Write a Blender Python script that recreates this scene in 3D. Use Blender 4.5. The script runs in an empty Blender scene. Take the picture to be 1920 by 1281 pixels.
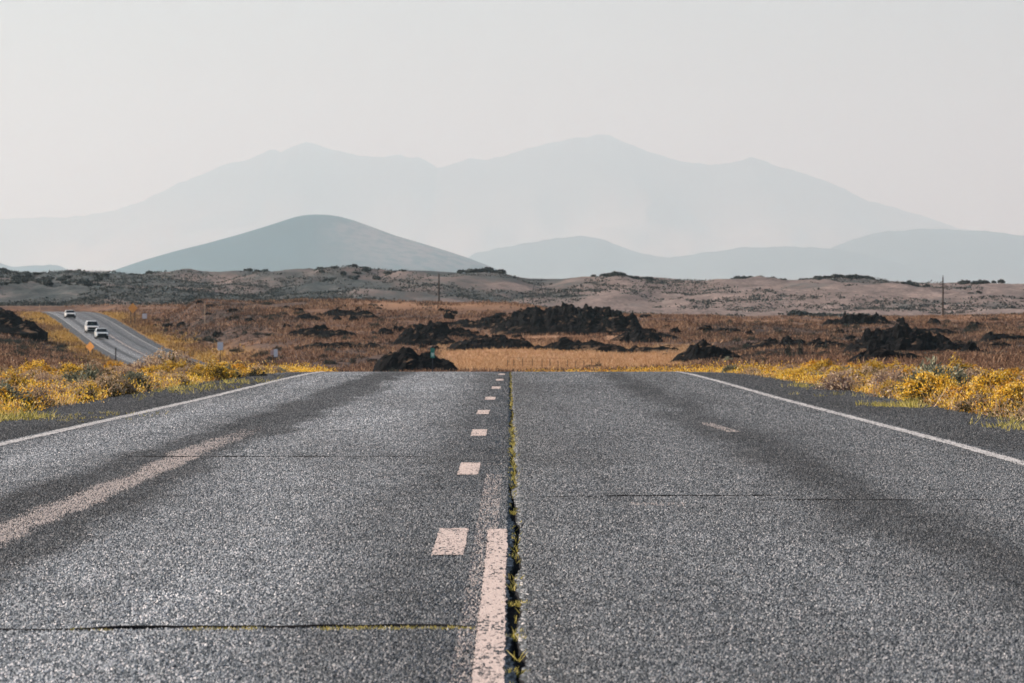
import bpy, math, random
import numpy as np
from mathutils import Vector, noise as mnoise

R = math.radians
scene = bpy.context.scene
col = scene.collection

# ------------------------------------------------------------------ camera
FPX = 10667.0                      # focal length in photo pixels (200 mm on 36 mm, 1920 px wide)
CAM_H = 0.97
HOR = 600.0                        # eye level row in the photograph
cam_d = bpy.data.cameras.new("camera")
cam = bpy.data.objects.new("camera", cam_d)
col.objects.link(cam)
cam.location = (0, 0, CAM_H)
cam.rotation_euler = (R(90) - math.atan((640.5 - HOR) / FPX), 0, 0)
cam_d.lens = 200
cam_d.sensor_width = 36
cam_d.clip_start = 0.1
cam_d.clip_end = 200000
cam_d.dof.use_dof = True
cam_d.dof.focus_distance = 36
cam_d.dof.aperture_fstop = 200 / 8.5
scene.camera = cam

# ------------------------------------------------------------------ sky, sun, exposure
SUN_AZ, SUN_EL = R(-78), R(30)     # measured from +Y towards +X
world = bpy.data.worlds.new("World")
scene.world = world
world.use_nodes = True
wn = world.node_tree
wn.nodes.clear()
sky = wn.nodes.new("ShaderNodeTexSky")
sky.sky_type = 'NISHITA'
sky.sun_disc = False
sky.sun_elevation = SUN_EL
sky.sun_rotation = SUN_AZ
sky.altitude = 1500
sky.air_density = 1.0
sky.dust_density = 3.0
sky.ozone_density = 0.15
bg = wn.nodes.new("ShaderNodeBackground")
bg.inputs["Strength"].default_value = 0.065
wo = wn.nodes.new("ShaderNodeOutputWorld")
wn.links.new(sky.outputs[0], bg.inputs[0])
wn.links.new(bg.outputs[0], wo.inputs[0])

sun_d = bpy.data.lights.new("sun", 'SUN')
sun_d.energy = 4.8
sun_d.angle = R(0.5)
sun_d.color = (1.0, 0.89, 0.775)
sun = bpy.data.objects.new("sun", sun_d)
col.objects.link(sun)
sdir = Vector((math.sin(SUN_AZ) * math.cos(SUN_EL), math.cos(SUN_AZ) * math.cos(SUN_EL), math.sin(SUN_EL)))
sun.rotation_euler = sdir.to_track_quat('Z', 'Y').to_euler()
sun.location = (-60, 40, 80)

scene.view_settings.view_transform = 'Standard'
scene.view_settings.look = 'None'
scene.view_settings.exposure = 1.0
scene.view_settings.gamma = 1.0
scene.render.engine = 'CYCLES'
scene.cycles.volume_bounces = 2
scene.cycles.max_bounces = 6
scene.cycles.diffuse_bounces = 3
scene.cycles.use_denoising = True

rng = np.random.default_rng(7)
random.seed(7)


# ------------------------------------------------------------------ helpers
def px(u, v, y):
    """A point of the place at distance y that the photograph shows at pixel (u, v)."""
    return Vector(((u - 960) / FPX * y, y, CAM_H - (v - HOR) / FPX * y))


def smooth(a, b, x):
    t = np.clip((x - a) / (b - a), 0, 1)
    return t * t * (3 - 2 * t)


def _hash(ix, iy, seed):
    h = (ix.astype(np.int64) * 374761393 + iy.astype(np.int64) * 668265263 + seed * 982451653) & 0x7fffffff
    h = ((h ^ (h >> 13)) * 1274126177) & 0x7fffffff
    return ((h ^ (h >> 16)) & 0xffff) / 65535.0


def vnoise(x, y, seed=0):
    ix, iy = np.floor(x), np.floor(y)
    fx, fy = x - ix, y - iy
    fx, fy = fx * fx * (3 - 2 * fx), fy * fy * (3 - 2 * fy)
    a, b = _hash(ix, iy, seed), _hash(ix + 1, iy, seed)
    c, d = _hash(ix, iy + 1, seed), _hash(ix + 1, iy + 1, seed)
    return (a + (b - a) * fx) * (1 - fy) + (c + (d - c) * fx) * fy - 0.5


def fbm(x, y, octaves=4, seed=0):
    s, a = 0, 1.0
    for k in range(octaves):
        s = s + a * vnoise(x * 2 ** k + 17.3 * k, y * 2 ** k + 5.1 * k, seed + k)
        a *= 0.5
    return s


def mesh_np(name, verts, faces, mat=None, parent=None, smooth_shade=False, attrs=None, mats=None, midx=None):
    me = bpy.data.meshes.new(name)
    verts = np.asarray(verts, dtype=np.float64).reshape(-1, 3)
    if isinstance(faces, np.ndarray):
        k = faces.shape[1]
        me.vertices.add(len(verts))
        me.vertices.foreach_set("co", verts.astype(np.float32).ravel())
        me.loops.add(faces.size)
        me.loops.foreach_set("vertex_index", faces.astype(np.int32).ravel())
        me.polygons.add(len(faces))
        me.polygons.foreach_set("loop_start", np.arange(0, faces.size, k, dtype=np.int32))
        me.update(calc_edges=True)
    else:
        me.from_pydata([tuple(v) for v in verts], [], faces)
        me.update()
    for m in (mats or ([mat] if mat else [])):
        me.materials.append(m)
    if midx is not None:
        me.polygons.foreach_set("material_index", np.asarray(midx, dtype=np.int32))
    if smooth_shade:
        me.polygons.foreach_set("use_smooth", np.ones(len(me.polygons), dtype=bool))
    for k, a in (attrs or {}).items():
        at = me.attributes.new(k, 'FLOAT', 'POINT')
        at.data.foreach_set("value", np.asarray(a, dtype=np.float32).ravel())
    o = bpy.data.objects.new(name, me)
    col.objects.link(o)
    if parent:
        o.parent = parent
    return o


def grid_faces(nr, nc):
    i = np.arange(nr * nc).reshape(nr, nc)
    return np.stack([i[:-1, :-1], i[:-1, 1:], i[1:, 1:], i[1:, :-1]], -1).reshape(-1, 4)


def structure(o):
    o["kind"] = "structure"
    return o


def stuff(o, label, cat):
    o["kind"] = "stuff"
    o["label"] = label
    o["category"] = cat
    return o


def tag(o, label, cat, group=None):
    o["label"] = label
    o["category"] = cat
    if group:
        o["group"] = group
    return o


def empty(name, loc=(0, 0, 0), rz=0.0):
    o = bpy.data.objects.new(name, None)
    o.empty_display_size = 0.2
    col.objects.link(o)
    o.location = loc
    o.rotation_euler = (0, 0, rz)
    return o


class MB:
    """Collects boxes, tubes and discs into one mesh."""

    def __init__(self):
        self.v, self.f = [], []

    def add(self, v, f):
        n = len(self.v)
        self.v += [tuple(p) for p in v]
        self.f += [tuple(i + n for i in q) for q in f]
        return self

    def box(self, c, s, rot=None):
        c = Vector(c)
        vs = []
        for dz in (-1, 1):
            for dx, dy in ((-1, -1), (1, -1), (1, 1), (-1, 1)):
                p = Vector((dx * s[0] / 2, dy * s[1] / 2, dz * s[2] / 2))
                if rot is not None:
                    p = rot @ p
                vs.append(c + p)
        return self.add(vs, [(3, 2, 1, 0), (4, 5, 6, 7), (0, 1, 5, 4), (1, 2, 6, 5), (2, 3, 7, 6), (3, 0, 4, 7)])

    def tube(self, pts, radii, n=8):
        pts = [Vector(p) for p in pts]
        rings = []
        for k, p in enumerate(pts):
            d = (pts[min(k + 1, len(pts) - 1)] - pts[max(k - 1, 0)]).normalized()
            a = d.orthogonal().normalized()
            b = d.cross(a)
            rr = radii[k] if isinstance(radii, (list, tuple)) else radii
            rings.append([p + (a * math.cos(t) + b * math.sin(t)) * rr for t in [2 * math.pi * j / n for j in range(n)]])
        vs = [q for r in rings for q in r]
        fs = []
        for k in range(len(pts) - 1):
            for j in range(n):
                fs.append((k * n + j, k * n + (j + 1) % n, (k + 1) * n + (j + 1) % n, (k + 1) * n + j))
        fs.append(tuple(range(n - 1, -1, -1)))
        fs.append(tuple((len(pts) - 1) * n + j for j in range(n)))
        return self.add(vs, fs)

    def build(self, name, mat, parent=None, smooth_shade=False):
        return mesh_np(name, self.v, self.f, mat, parent, smooth_shade)


# ------------------------------------------------------------------ materials
class NT:
    def __init__(self, name):
        self.m = bpy.data.materials.new(name)
        self.m.use_nodes = True
        self.t = self.m.node_tree
        self.t.nodes.clear()
        self.out = self.t.nodes.new("ShaderNodeOutputMaterial")

    def n(self, typ, **kw):
        nd = self.t.nodes.new("ShaderNode" + typ)
        for k, v in kw.items():
            setattr(nd, k, v)
        return nd

    def set(self, sock, v):
        if isinstance(v, bpy.types.NodeSocket):
            self.t.links.new(v, sock)
        elif isinstance(v, (tuple, list)) and len(v) == 3 and sock.type == 'RGBA':
            sock.default_value = (*v, 1)
        else:
            sock.default_value = v

    def pos(self):
        return self.n("TexCoord").outputs["Object"]

    def world_pos(self):
        return self.n("NewGeometry").outputs["Position"]

    def scale(self, vec, s):
        m = self.n("Mapping")
        self.set(m.inputs["Vector"], vec)
        m.inputs["Scale"].default_value = s
        return m.outputs[0]

    def noise(self, vec, scale, detail=3, rough=0.55):
        n = self.n("TexNoise")
        self.set(n.inputs["Vector"], vec)
        n.inputs["Scale"].default_value = scale
        n.inputs["Detail"].default_value = detail
        n.inputs["Roughness"].default_value = rough
        return n.outputs["Fac"]

    def vor(self, vec, scale, feature='F1'):
        n = self.n("TexVoronoi", feature=feature)
        self.set(n.inputs["Vector"], vec)
        n.inputs["Scale"].default_value = scale
        return n

    def math(self, op, a, b=0.0, clamp=False):
        n = self.n("Math", operation=op, use_clamp=clamp)
        self.set(n.inputs[0], a)
        self.set(n.inputs[1], b)
        return n.outputs[0]

    def ramp(self, fac, stops):
        n = self.n("ValToRGB")
        e = n.color_ramp.elements
        while len(e) < len(stops):
            e.new(0.5)
        for el, (p, c) in zip(e, stops):
            el.position = p
            el.color = (*c, 1) if len(c) == 3 else c
        self.set(n.inputs[0], fac)
        return n.outputs[0]

    def rng(self, fac, a, b, lo=0.0, hi=1.0):
        n = self.n("MapRange", clamp=True, interpolation_type='SMOOTHSTEP')
        self.set(n.inputs[0], fac)
        for k, v in zip((1, 2, 3, 4), (a, b, lo, hi)):
            n.inputs[k].default_value = v
        return n.outputs[0]

    def mix(self, fac, a, b, blend='MIX'):
        n = self.n("Mix", data_type='RGBA', blend_type=blend)
        self.set(n.inputs[0], fac)
        self.set(n.inputs[6], a)
        self.set(n.inputs[7], b)
        return n.outputs[2]

    def attr(self, name):
        return self.n("Attribute", attribute_name=name).outputs["Fac"]

    def bump(self, h, strength, dist):
        n = self.n("Bump")
        n.inputs["Strength"].default_value = strength
        n.inputs["Distance"].default_value = dist
        self.set(n.inputs["Height"], h)
        return n.outputs[0]

    def finish(self, color, rough=0.9, spec=0.2, metal=0.0, normal=None, transl=0.0, coat=0.0):
        p = self.n("BsdfPrincipled")
        self.set(p.inputs["Base Color"], color)
        self.set(p.inputs["Roughness"], rough)
        self.set(p.inputs["Specular IOR Level"], spec)
        p.inputs["Metallic"].default_value = metal
        p.inputs["Coat Weight"].default_value = coat
        if normal is not None:
            self.set(p.inputs["Normal"], normal)
        s = p.outputs[0]
        if transl > 0:
            t = self.n("BsdfTranslucent")
            self.set(t.inputs[0], color)
            mx = self.n("MixShader")
            mx.inputs[0].default_value = transl
            self.t.links.new(s, mx.inputs[1])
            self.t.links.new(t.outputs[0], mx.inputs[2])
            s = mx.outputs[0]
        self.t.links.new(s, self.out.inputs[0])
        return self.m


def plain(name, c, rough=0.6, spec=0.4, metal=0.0, coat=0.0, var=0.15, sc=3.0):
    t = NT(name)
    f = t.noise(t.pos(), sc, 4)
    c2 = tuple(x * (1 - var) for x in c)
    c3 = tuple(min(1, x * (1 + var)) for x in c)
    return t.finish(t.ramp(f, [(0.3, c2), (0.7, c3)]), rough, spec, metal, coat=coat)


def leafy(name, stops, transl=0.25, rough=0.8):
    """Foliage whose small pieces each take their own tone."""
    t = NT(name)
    r = t.n("NewGeometry").outputs["Random Per Island"]
    oi = t.n("ObjectInfo").outputs["Random"]
    c = t.ramp(r, stops)
    f = t.rng(oi, 0, 1, 0.75, 1.2)
    mm = t.n("VectorMath", operation='SCALE')
    t.set(mm.inputs[0], c)
    t.set(mm.inputs["Scale"], f)
    return t.finish(mm.outputs[0], rough, 0.15, transl=transl)


TONE = [(-5, .8), (-4.0, 1.05), (-3.2, 1.5), (-2.62, 1.2), (-2.44, .50), (-1.92, .50), (-1.72, 1.3), (-1.1, 1.55), (-.65, 1.2), (-.25, .74), (0.12, .68),
        (.4, .80), (.9, .98), (1.65, .88), (1.93, .46), (2.2, .42), (2.42, .72), (3.2, .82), (4.0, .62), (5.0, .6)]


def asphalt_nodes(t, lat, stain=True):
    """Worn chip-seal: coarse stones in dark binder; grain drawn out along the direction of travel as rolled chips are."""
    p = t.pos()
    g1 = t.scale(p, (1.0, 1 / 9.0, 1.0))
    wob = t.n("VectorMath", operation='ADD')
    nz = t.n("TexNoise")
    t.set(nz.inputs["Vector"], g1)
    nz.inputs["Scale"].default_value = 160
    sc = t.n("VectorMath", operation='SCALE')
    t.set(sc.inputs[0], nz.outputs["Color"])
    sc.inputs["Scale"].default_value = 0.008
    t.set(wob.inputs[0], g1)
    t.set(wob.inputs[1], sc.outputs[0])
    v = t.vor(wob.outputs[0], 102)
    v2 = t.vor(g1, 240)
    sep = t.n("SeparateColor")
    t.set(sep.inputs[0], v.outputs["Color"])
    rnd = sep.outputs[0]
    sep2 = t.n("SeparateColor")
    t.set(sep2.inputs[0], v2.outputs["Color"])
    stone = t.ramp(rnd, [(0.0, (.015, .020, .023)), (0.30, (.040, .047, .052)), (0.55, (.112, .123, .132)), (0.80, (.235, .247, .256)),
                         (0.93, (.36, .335, .32)), (1.0, (.56, .52, .50))])
    fine = t.ramp(sep2.outputs[1], [(0, (.6, .6, .6)), (1, (1.35, 1.35, 1.35))])
    c = t.mix(1.0, stone, fine, 'MULTIPLY')
    gap = t.rng(v.outputs["Distance"], 0.42, 0.75)
    c = t.mix(gap, c, (.018, .020, .022))
    # broad tone changes
    big = t.noise(t.scale(p, (1, .06, 1)), 1.2, 5, .6)
    c = t.mix(1.0, c, t.ramp(big, [(0.3, (.84, .85, .87)), (0.7, (1.16, 1.16, 1.16))]), 'MULTIPLY')
    med = t.noise(t.scale(p, (1, .12, 1)), 9, 4, .6)
    c = t.mix(1.0, c, t.ramp(med, [(0.3, (.78, .78, .78)), (0.7, (1.22, 1.22, 1.22))]), 'MULTIPLY')
    if stain:
        wv = t.math('MULTIPLY', t.math('SUBTRACT', t.noise(t.scale(p, (1, .15, 1)), 1.6, 4), 0.5), 0.45)
        l2 = t.math('ADD', lat, wv)
        f = t.n("FloatCurve")
        t.set(f.inputs["Value"], t.math('DIVIDE', t.math('ADD', l2, 5.0), 10.0))
        cu = f.mapping.curves[0]
        # lateral tone: grey wheel paths, paler across the left half, dark bands between
        pts = TONE
        while len(cu.points) < len(pts):
            cu.points.new(0.5, 0.5)
        for q, (a, b) in zip(cu.points, pts):
            q.location = ((a + 5) / 10, b / 2)
            q.handle_type = 'AUTO'
        f.mapping.use_clip = True
        f.mapping.update()
        k = t.math('MULTIPLY', f.outputs[0], 2.0)
        cc = t.n("VectorMath", operation='SCALE')
        t.set(cc.inputs[0], c)
        t.set(cc.inputs["Scale"], k)
        c = cc.outputs[0]
        # pale pinkish remains of an old stripe in the left lane
        yv = t.n("SeparateXYZ")
        t.set(yv.inputs[0], p)
        wob2 = t.math('MULTIPLY', t.math('SUBTRACT', t.noise(t.scale(p, (1, .2, 1)), 3.5, 4), 0.5), 0.16)
        dl = t.math('ABSOLUTE', t.math('ADD', t.math('ADD', lat, 2.16), wob2))
        core = t.rng(dl, 0.07, 0.17, 1.0, 0.0)
        endn = t.math('ADD', yv.outputs[1], t.math('MULTIPLY', t.math('SUBTRACT', med, .5), 14.0))
        core = t.math('MULTIPLY', core, t.rng(endn, 42, 54, 1.0, 0.0))
        core = t.math('MULTIPLY', core, t.rng(rnd, 0.10, 0.42))
        c = t.mix(t.math('MULTIPLY', core, .85), c, (.36, .315, .295))
        # ghost of an earlier centre stripe, half worn away
        gl = t.math('ABSOLUTE', t.math('ADD', lat, -0.055))
        gm = t.math('MULTIPLY', t.rng(gl, .052, .06, 1, 0), t.rng(endn, 33, 38, 1, 0))
        gm = t.math('MULTIPLY', gm, t.rng(rnd, .15, .6))
        c = t.mix(t.math('MULTIPLY', gm, .85), c, (.27, .20, .18))
    h = t.math('ADD', t.math('MULTIPLY', v.outputs["Distance"], -1.0), t.math('MULTIPLY', rnd, .5))
    return c, rnd, h, med, p


def asphalt(name, stain=True, tone=1.0):
    t = NT(name)
    lat = t.attr("lat")
    c, rnd, h, med, p = asphalt_nodes(t, lat, stain)
    if tone != 1.0:
        cc = t.n("VectorMath", operation='SCALE')
        t.set(cc.inputs[0], c)
        cc.inputs["Scale"].default_value = tone
        c = cc.outputs[0]
    return t.finish(c, t.rng(rnd, 0, 1, .85, .6), .3, normal=t.bump(h, .5, .005))


def paint(name, c, wear):
    t = NT(name)
    ca, rnd, h, med, p = asphalt_nodes(t, t.attr("lat"), False)
    w = t.math('ADD', t.math('MULTIPLY', rnd, .55), t.math('MULTIPLY', med, .75))
    m = t.rng(w, wear - .09, wear + .09)
    dirt = t.noise(t.scale(p, (1, .1, 1)), 25, 4)
    pc = t.mix(dirt, tuple(x * .72 for x in c), tuple(min(.9, x * 1.18) for x in c))
    return t.finish(t.mix(m, ca, pc), .8, .2, normal=t.bump(h, .25, .003))


def ground_mat():
    t = NT("ground_soil")
    p = t.world_pos()
    straw, sage, grass = t.attr("straw"), t.attr("sage"), t.attr("verge")
    n1 = t.noise(p, .35, 6, .65)
    n2 = t.noise(t.scale(p, (1, .35, 1)), .06, 5, .6)
    n3 = t.noise(p, 2.2, 4, .6)
    base = t.ramp(n1, [(.28, (.055, .030, .020)), (.5, (.12, .065, .040)), (.72, (.23, .135, .080))])
    base = t.mix(t.rng(n2, .40, .62), base, t.ramp(n1, [(.3, (.04, .028, .024)), (.7, (.115, .072, .055))]))
    base = t.mix(t.attr('stony'), base, t.ramp(n1, [(.36, (.014, .012, .011)), (.52, (.050, .033, .026)), (.64, (.13, .078, .055))]))
    st = t.ramp(n3, [(.3, (.28, .15, .08)), (.7, (.46, .27, .155))])
    c = t.mix(straw, base, st)
    gr = t.ramp(n3, [(.3, (.11, .06, .028)), (.7, (.29, .175, .06))])
    c = t.mix(grass, c, gr)
    # sage hills: pale pinkish grassland broken by dark blue-green scrub
    s1 = t.noise(t.scale(p, (1, .30, 1)), .022, 6, .62)
    s2 = t.noise(t.scale(p, (1, .4, 1)), .16, 5, .65)
    s3 = t.noise(t.scale(p, (1, .6, 1)), .9, 4, .65)
    sx = t.math('ADD', t.math('MULTIPLY', s2, .5), t.math('MULTIPLY', s3, .5))
    pk = t.ramp(sx, [(.38, (.07, .057, .053)), (.5, (.148, .115, .103)), (.62, (.26, .20, .178))])
    dk = t.ramp(sx, [(.38, (.014, .024, .026)), (.52, (.05, .056, .056)), (.64, (.12, .108, .10))])
    left = t.attr("scrub")
    sm = t.rng(t.math('ADD', t.math('ADD', t.math('MULTIPLY', s1, .62), t.math('MULTIPLY', sx, .38)), t.math('MULTIPLY', left, .10)), .515, .60)
    c = t.mix(sage, c, t.mix(sm, pk, dk))
    return t.finish(c, .95, .1, normal=t.bump(n1, .6, .12))


def lava_mat():
    t = NT("lava_rock")
    p = t.world_pos()
    a = t.noise(p, .9, 6, .7)
    b = t.vor(p, 1.3)
    c = t.ramp(a, [(.30, (.004, .004, .0045)), (.60, (.009, .009, .0095)), (.74, (.022, .020, .019)), (.82, (.07, .052, .04))])
    nz = t.n("NewGeometry").outputs["Normal"]
    sp = t.n("SeparateXYZ")
    t.set(sp.inputs[0], nz)
    d = t.noise(p, .5, 5, .6)
    soil = t.math('MULTIPLY', t.rng(sp.outputs[2], .80, .95), t.rng(d, .52, .62))  # brown soil on flat tops, also painting in sunlit upward faces
    c = t.mix(soil, c, (.13, .085, .055))
    return t.finish(c, 1.0, .02, normal=t.bump(t.math('ADD', a, t.math('MULTIPLY', b.outputs["Distance"], .6)), .8, .25))


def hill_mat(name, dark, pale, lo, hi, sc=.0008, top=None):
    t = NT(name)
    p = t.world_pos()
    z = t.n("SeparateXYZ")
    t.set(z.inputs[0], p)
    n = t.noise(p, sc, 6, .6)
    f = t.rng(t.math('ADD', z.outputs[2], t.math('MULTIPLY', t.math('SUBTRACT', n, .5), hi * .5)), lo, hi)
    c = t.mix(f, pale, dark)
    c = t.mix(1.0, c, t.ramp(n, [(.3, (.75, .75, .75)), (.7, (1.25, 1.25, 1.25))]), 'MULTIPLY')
    if top:
        c = t.mix(t.math('MULTIPLY', t.attr("bare"), t.rng(t.noise(p, sc * 5, 5, .65), .35, .6)), c, top)
    return t.finish(c, 1.0, 0.05)


M_road = asphalt("asphalt_chipseal", True)
M_shoulder = asphalt("shoulder_chipseal", False, .50)
M_white = paint("white_road_paint", (.44, .43, .425), .50)
M_centre = paint("centre_road_paint", (.49, .40, .36), .46)
M_dirt_shade = plain("crack_dirt_and_shade", (.010, .010, .011), .95, .1, var=.4, sc=30)  # dirt in the open seam, and shade painted on raised crack lips
M_ground = ground_mat()
M_lava = lava_mat()
M_white_car = plain("white_car_paint", (.62, .62, .61), .3, .5, coat=.5, var=.03)
M_silver_car = plain("silver_white_car_paint", (.54, .575, .585), .3, .5, coat=.5, var=.03)
M_glass = plain("dark_car_glass", (.012, .016, .017), .08, .5, var=.1)
M_black = plain("black_plastic", (.012, .013, .013), .6, .3)
M_tyre = plain("tyre_rubber", (.014, .014, .014), .85, .2)
M_rim = plain("alloy_rim", (.35, .36, .37), .35, .5, metal=.8)
M_lamp = plain("headlight_lens", (.75, .77, .78), .12, .6, var=.03)
M_orange = plain("orange_sign_sheeting", (.60, .26, .055), .6, .3, var=.08)
M_whitesign = plain("white_sign_sheeting", (.72, .68, .70), .6, .3, var=.05)
M_pinksign = plain("faded_pink_sign_sheeting", (.48, .33, .31), .7, .3, var=.08)
M_green = plain("green_sign_sheeting", (.035, .22, .16), .5, .3, var=.1)
M_mint = plain("pale_green_reflective", (.50, .66, .58), .5, .3, var=.1)
M_post = plain("dark_steel_post", (.035, .035, .04), .7, .3, var=.2)
M_wood = plain("weathered_wood", (.055, .042, .034), .9, .1, var=.3, sc=6)
M_palewood = plain("pale_dry_wood", (.33, .25, .18), .9, .1, var=.2, sc=8)
M_fence = plain("brown_fence_wood", (.13, .085, .055), .9, .1, var=.3, sc=6)
M_wire = plain("rusty_wire", (.10, .07, .05), .7, .3)

L_flower = leafy("golden_flowers", [(0, (.36, .17, .02)), (.3, (.60, .355, .03)), (.65, (.73, .48, .055)), (.88, (.77, .56, .15)), (1, (.76, .63, .36))], .35)
L_ochre = leafy("ochre_flowers", [(0, (.34, .15, .015)), (.4, (.58, .28, .025)), (1, (.74, .46, .09))], .35)
L_brushleaf = leafy("rabbitbrush_leaves", [(0, (.05, .045, .020)), (.5, (.14, .115, .045)), (1, (.34, .26, .11))], .2)
L_twig = leafy("brown_twigs", [(0, (.030, .020, .014)), (1, (.11, .07, .045))], .05)
L_dry = leafy("dry_grey_brown_twigs", [(0, (.10, .065, .055)), (.5, (.21, .15, .13)), (1, (.40, .31, .25))], .2)
L_tan = leafy("tan_seed_heads", [(0, (.26, .17, .10)), (.5, (.42, .30, .19)), (1, (.60, .48, .34))], .3)
L_sage = leafy("sage_leaves", [(0, (.07, .085, .065)), (.5, (.19, .20, .145)), (1, (.44, .42, .28))], .25)
L_dark = leafy("dark_scrub_leaves", [(0, (.010, .014, .013)), (.6, (.026, .034, .030)), (1, (.07, .075, .055))], .1)
L_teal = leafy("juniper_leaves", [(0, (.022, .032, .032)), (.6, (.050, .062, .060)), (1, (.12, .115, .10))], .1)
L_dim = leafy("dim_scrub_twigs", [(0, (.012, .012, .011)), (.5, (.035, .028, .024)), (.85, (.085, .058, .045)), (1, (.18, .12, .09))], .1)
L_straw = leafy("straw_blades", [(0, (.32, .17, .08)), (.5, (.50, .30, .15)), (1, (.70, .50, .30))], .35)
L_golden = leafy("golden_grass_blades", [(0, (.28, .15, .03)), (.4, (.50, .29, .06)), (.8, (.62, .44, .16)), (1, (.66, .54, .34))], .35)
def patchy(name, stops, stops2):
    """Grass whose colour drifts from one stand to the next."""
    t = NT(name)
    r = t.n("NewGeometry").outputs["Random Per Island"]
    f = t.rng(t.noise(t.scale(t.world_pos(), (1, .3, 1)), .045, 4, .6), .42, .60)
    return t.finish(t.mix(f, t.ramp(r, stops), t.ramp(r, stops2)), .85, .1, transl=.2)


L_farverge = patchy("far_verge_blades", [(0, (.05, .03, .02)), (.45, (.15, .085, .045)), (.8, (.32, .19, .08)), (1, (.5, .36, .18))],
                    [(0, (.16, .09, .025)), (.4, (.38, .22, .05)), (.8, (.52, .34, .10)), (1, (.6, .46, .24))])
L_brown = patchy("brown_grass_blades", [(0, (.04, .024, .018)), (.45, (.125, .066, .042)), (.8, (.26, .145, .09)), (1, (.44, .29, .19))],
                 [(0, (.05, .030, .024)), (.45, (.155, .085, .052)), (.8, (.32, .185, .105)), (1, (.50, .34, .22))])
L_green = leafy("yellow_green_weed", [(0, (.13, .12, .03)), (.5, (.32, .27, .06)), (1, (.58, .48, .18))], .3)

# ------------------------------------------------------------------ the lie of the land
ROAD_Y = [-60, 0, 45, 60, 75, 95, 110, 120, 150, 200, 300, 400, 500, 600, 650, 700, 720, 760, 800, 850, 900, 950, 1000, 1050, 1100, 1200, 1400, 3000]
ROAD_H = [0, 0, 0, -.025, -.048, -.058, -.080, -.118, -.44, -1.0, -2.1, -3.1, -4.0, -4.55, -4.45, -4.08, -3.9, -3.3, -2.63, -1.58, -.38, .75, 1.75, 2.35, 2.6, 2.2, 0.5, 0]


def road_h(y):
    y = np.asarray(y, float)
    s = 0
    for k, w in ((-1, .25), (0, .5), (1, .25)):
        s = s + w * np.interp(y + k * np.clip(y * .02, 1, 14), ROAD_Y, ROAD_H)
    return s


def road_c(y):
    y = np.asarray(y, float)
    a, b, sl = 130.0, 475.0, .109
    q = np.where(y < a, 0, np.where(y < b, sl * (y - a) ** 2 / (2 * (b - a)), sl * (b - a) / 2 + sl * (y - b)))
    return -.17 - q


KY = [130, 200, 300, 450, 600, 650, 700, 800, 880, 950, 1020, 1150, 1350]
KU = [-300, 0, 60, 100, 170, 250, 290, 330, 370, 450, 700, 840, 960, 1010, 1060, 1200, 1300, 1400, 1560, 1700, 1920, 2300]
KV = {
    130:  [706, 706, 706, 706, 706, 706, 706, 706, 706, 706, 706, 706, 706, 706, 706, 706, 706, 706, 706, 706, 706, 706],
    200:  [694, 696, 695, 694, 692, 691, 692, 694, 703, 704, 705, 705, 705, 705, 705, 704, 702, 700, 697, 695, 694, 692],
    300:  [684, 688, 688, 688, 687, 686, 688, 691, 701, 702, 704, 704, 704, 704, 704, 702, 699, 696, 692, 690, 688, 685],
    450:  [668, 677, 680, 683, 688, 692, 694, 695, 695, 696, 699, 700, 700, 700, 700, 697, 693, 688, 683, 679, 676, 672],
    600:  [648, 658, 664, 670, 680, 687, 690, 690, 688, 686, 691, 693, 693, 693, 693, 688, 684, 677, 669, 664, 661, 657],
    650:  [640, 650, 655, 660, 672, 683, 688, 687, 680, 674, 676, 676, 676, 676, 676, 674, 671, 666, 659, 655, 652, 648],
    700:  [632, 642, 646, 650, 662, 675, 677, 672, 665, 660, 656, 655, 654, 654, 654, 655, 655, 653, 649, 645, 642, 639],
    800:  [612, 622, 626, 629, 640, 650, 646, 640, 625, 618, 618, 620, 622, 622, 622, 626, 628, 628, 628, 624, 621, 618],
    880:  [594, 604, 607, 608, 616, 620, 612, 603, 588, 586, 588, 590, 594, 596, 598, 607, 610, 612, 614, 608, 606, 602],
    950:  [582, 592, 594, 596, 602, 604, 598, 582, 562, 563, 564, 565, 568, 574, 580, 590, 594, 597, 599, 593, 590, 586],
    1020: [580, 585, 587, 589, 592, 592, 590, 581, 575, 575, 580, 582, 588, 592, 594, 600, 604, 606, 607, 604, 602, 600],
    1150: [578, 580, 581, 582, 584, 584, 582, 580, 579, 580, 590, 594, 598, 600, 601, 604, 606, 607, 607, 606, 604, 602],
    1350: [574, 574, 574, 574, 574, 574, 574, 574, 575, 577, 585, 588, 590, 590, 591, 592, 592, 592, 592, 591, 590, 590],
}
SKY_U = [-600, -200, 0, 70, 130, 190, 285, 400, 500, 560, 610, 660, 760, 860, 900, 940, 1000, 1060, 1130, 1190, 1250, 1300, 1330, 1400, 1470, 1500, 1560, 1620, 1680, 1720, 1800, 1860, 1920, 2000, 2300]
SKY_V = [508, 505, 512, 513, 510, 514, 515, 516, 515, 512, 508, 504, 506, 509, 511, 514, 522, 522, 517, 516, 520, 526, 528, 524, 523, 522, 518, 521, 527, 529, 528, 532, 543, 548, 552]


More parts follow.
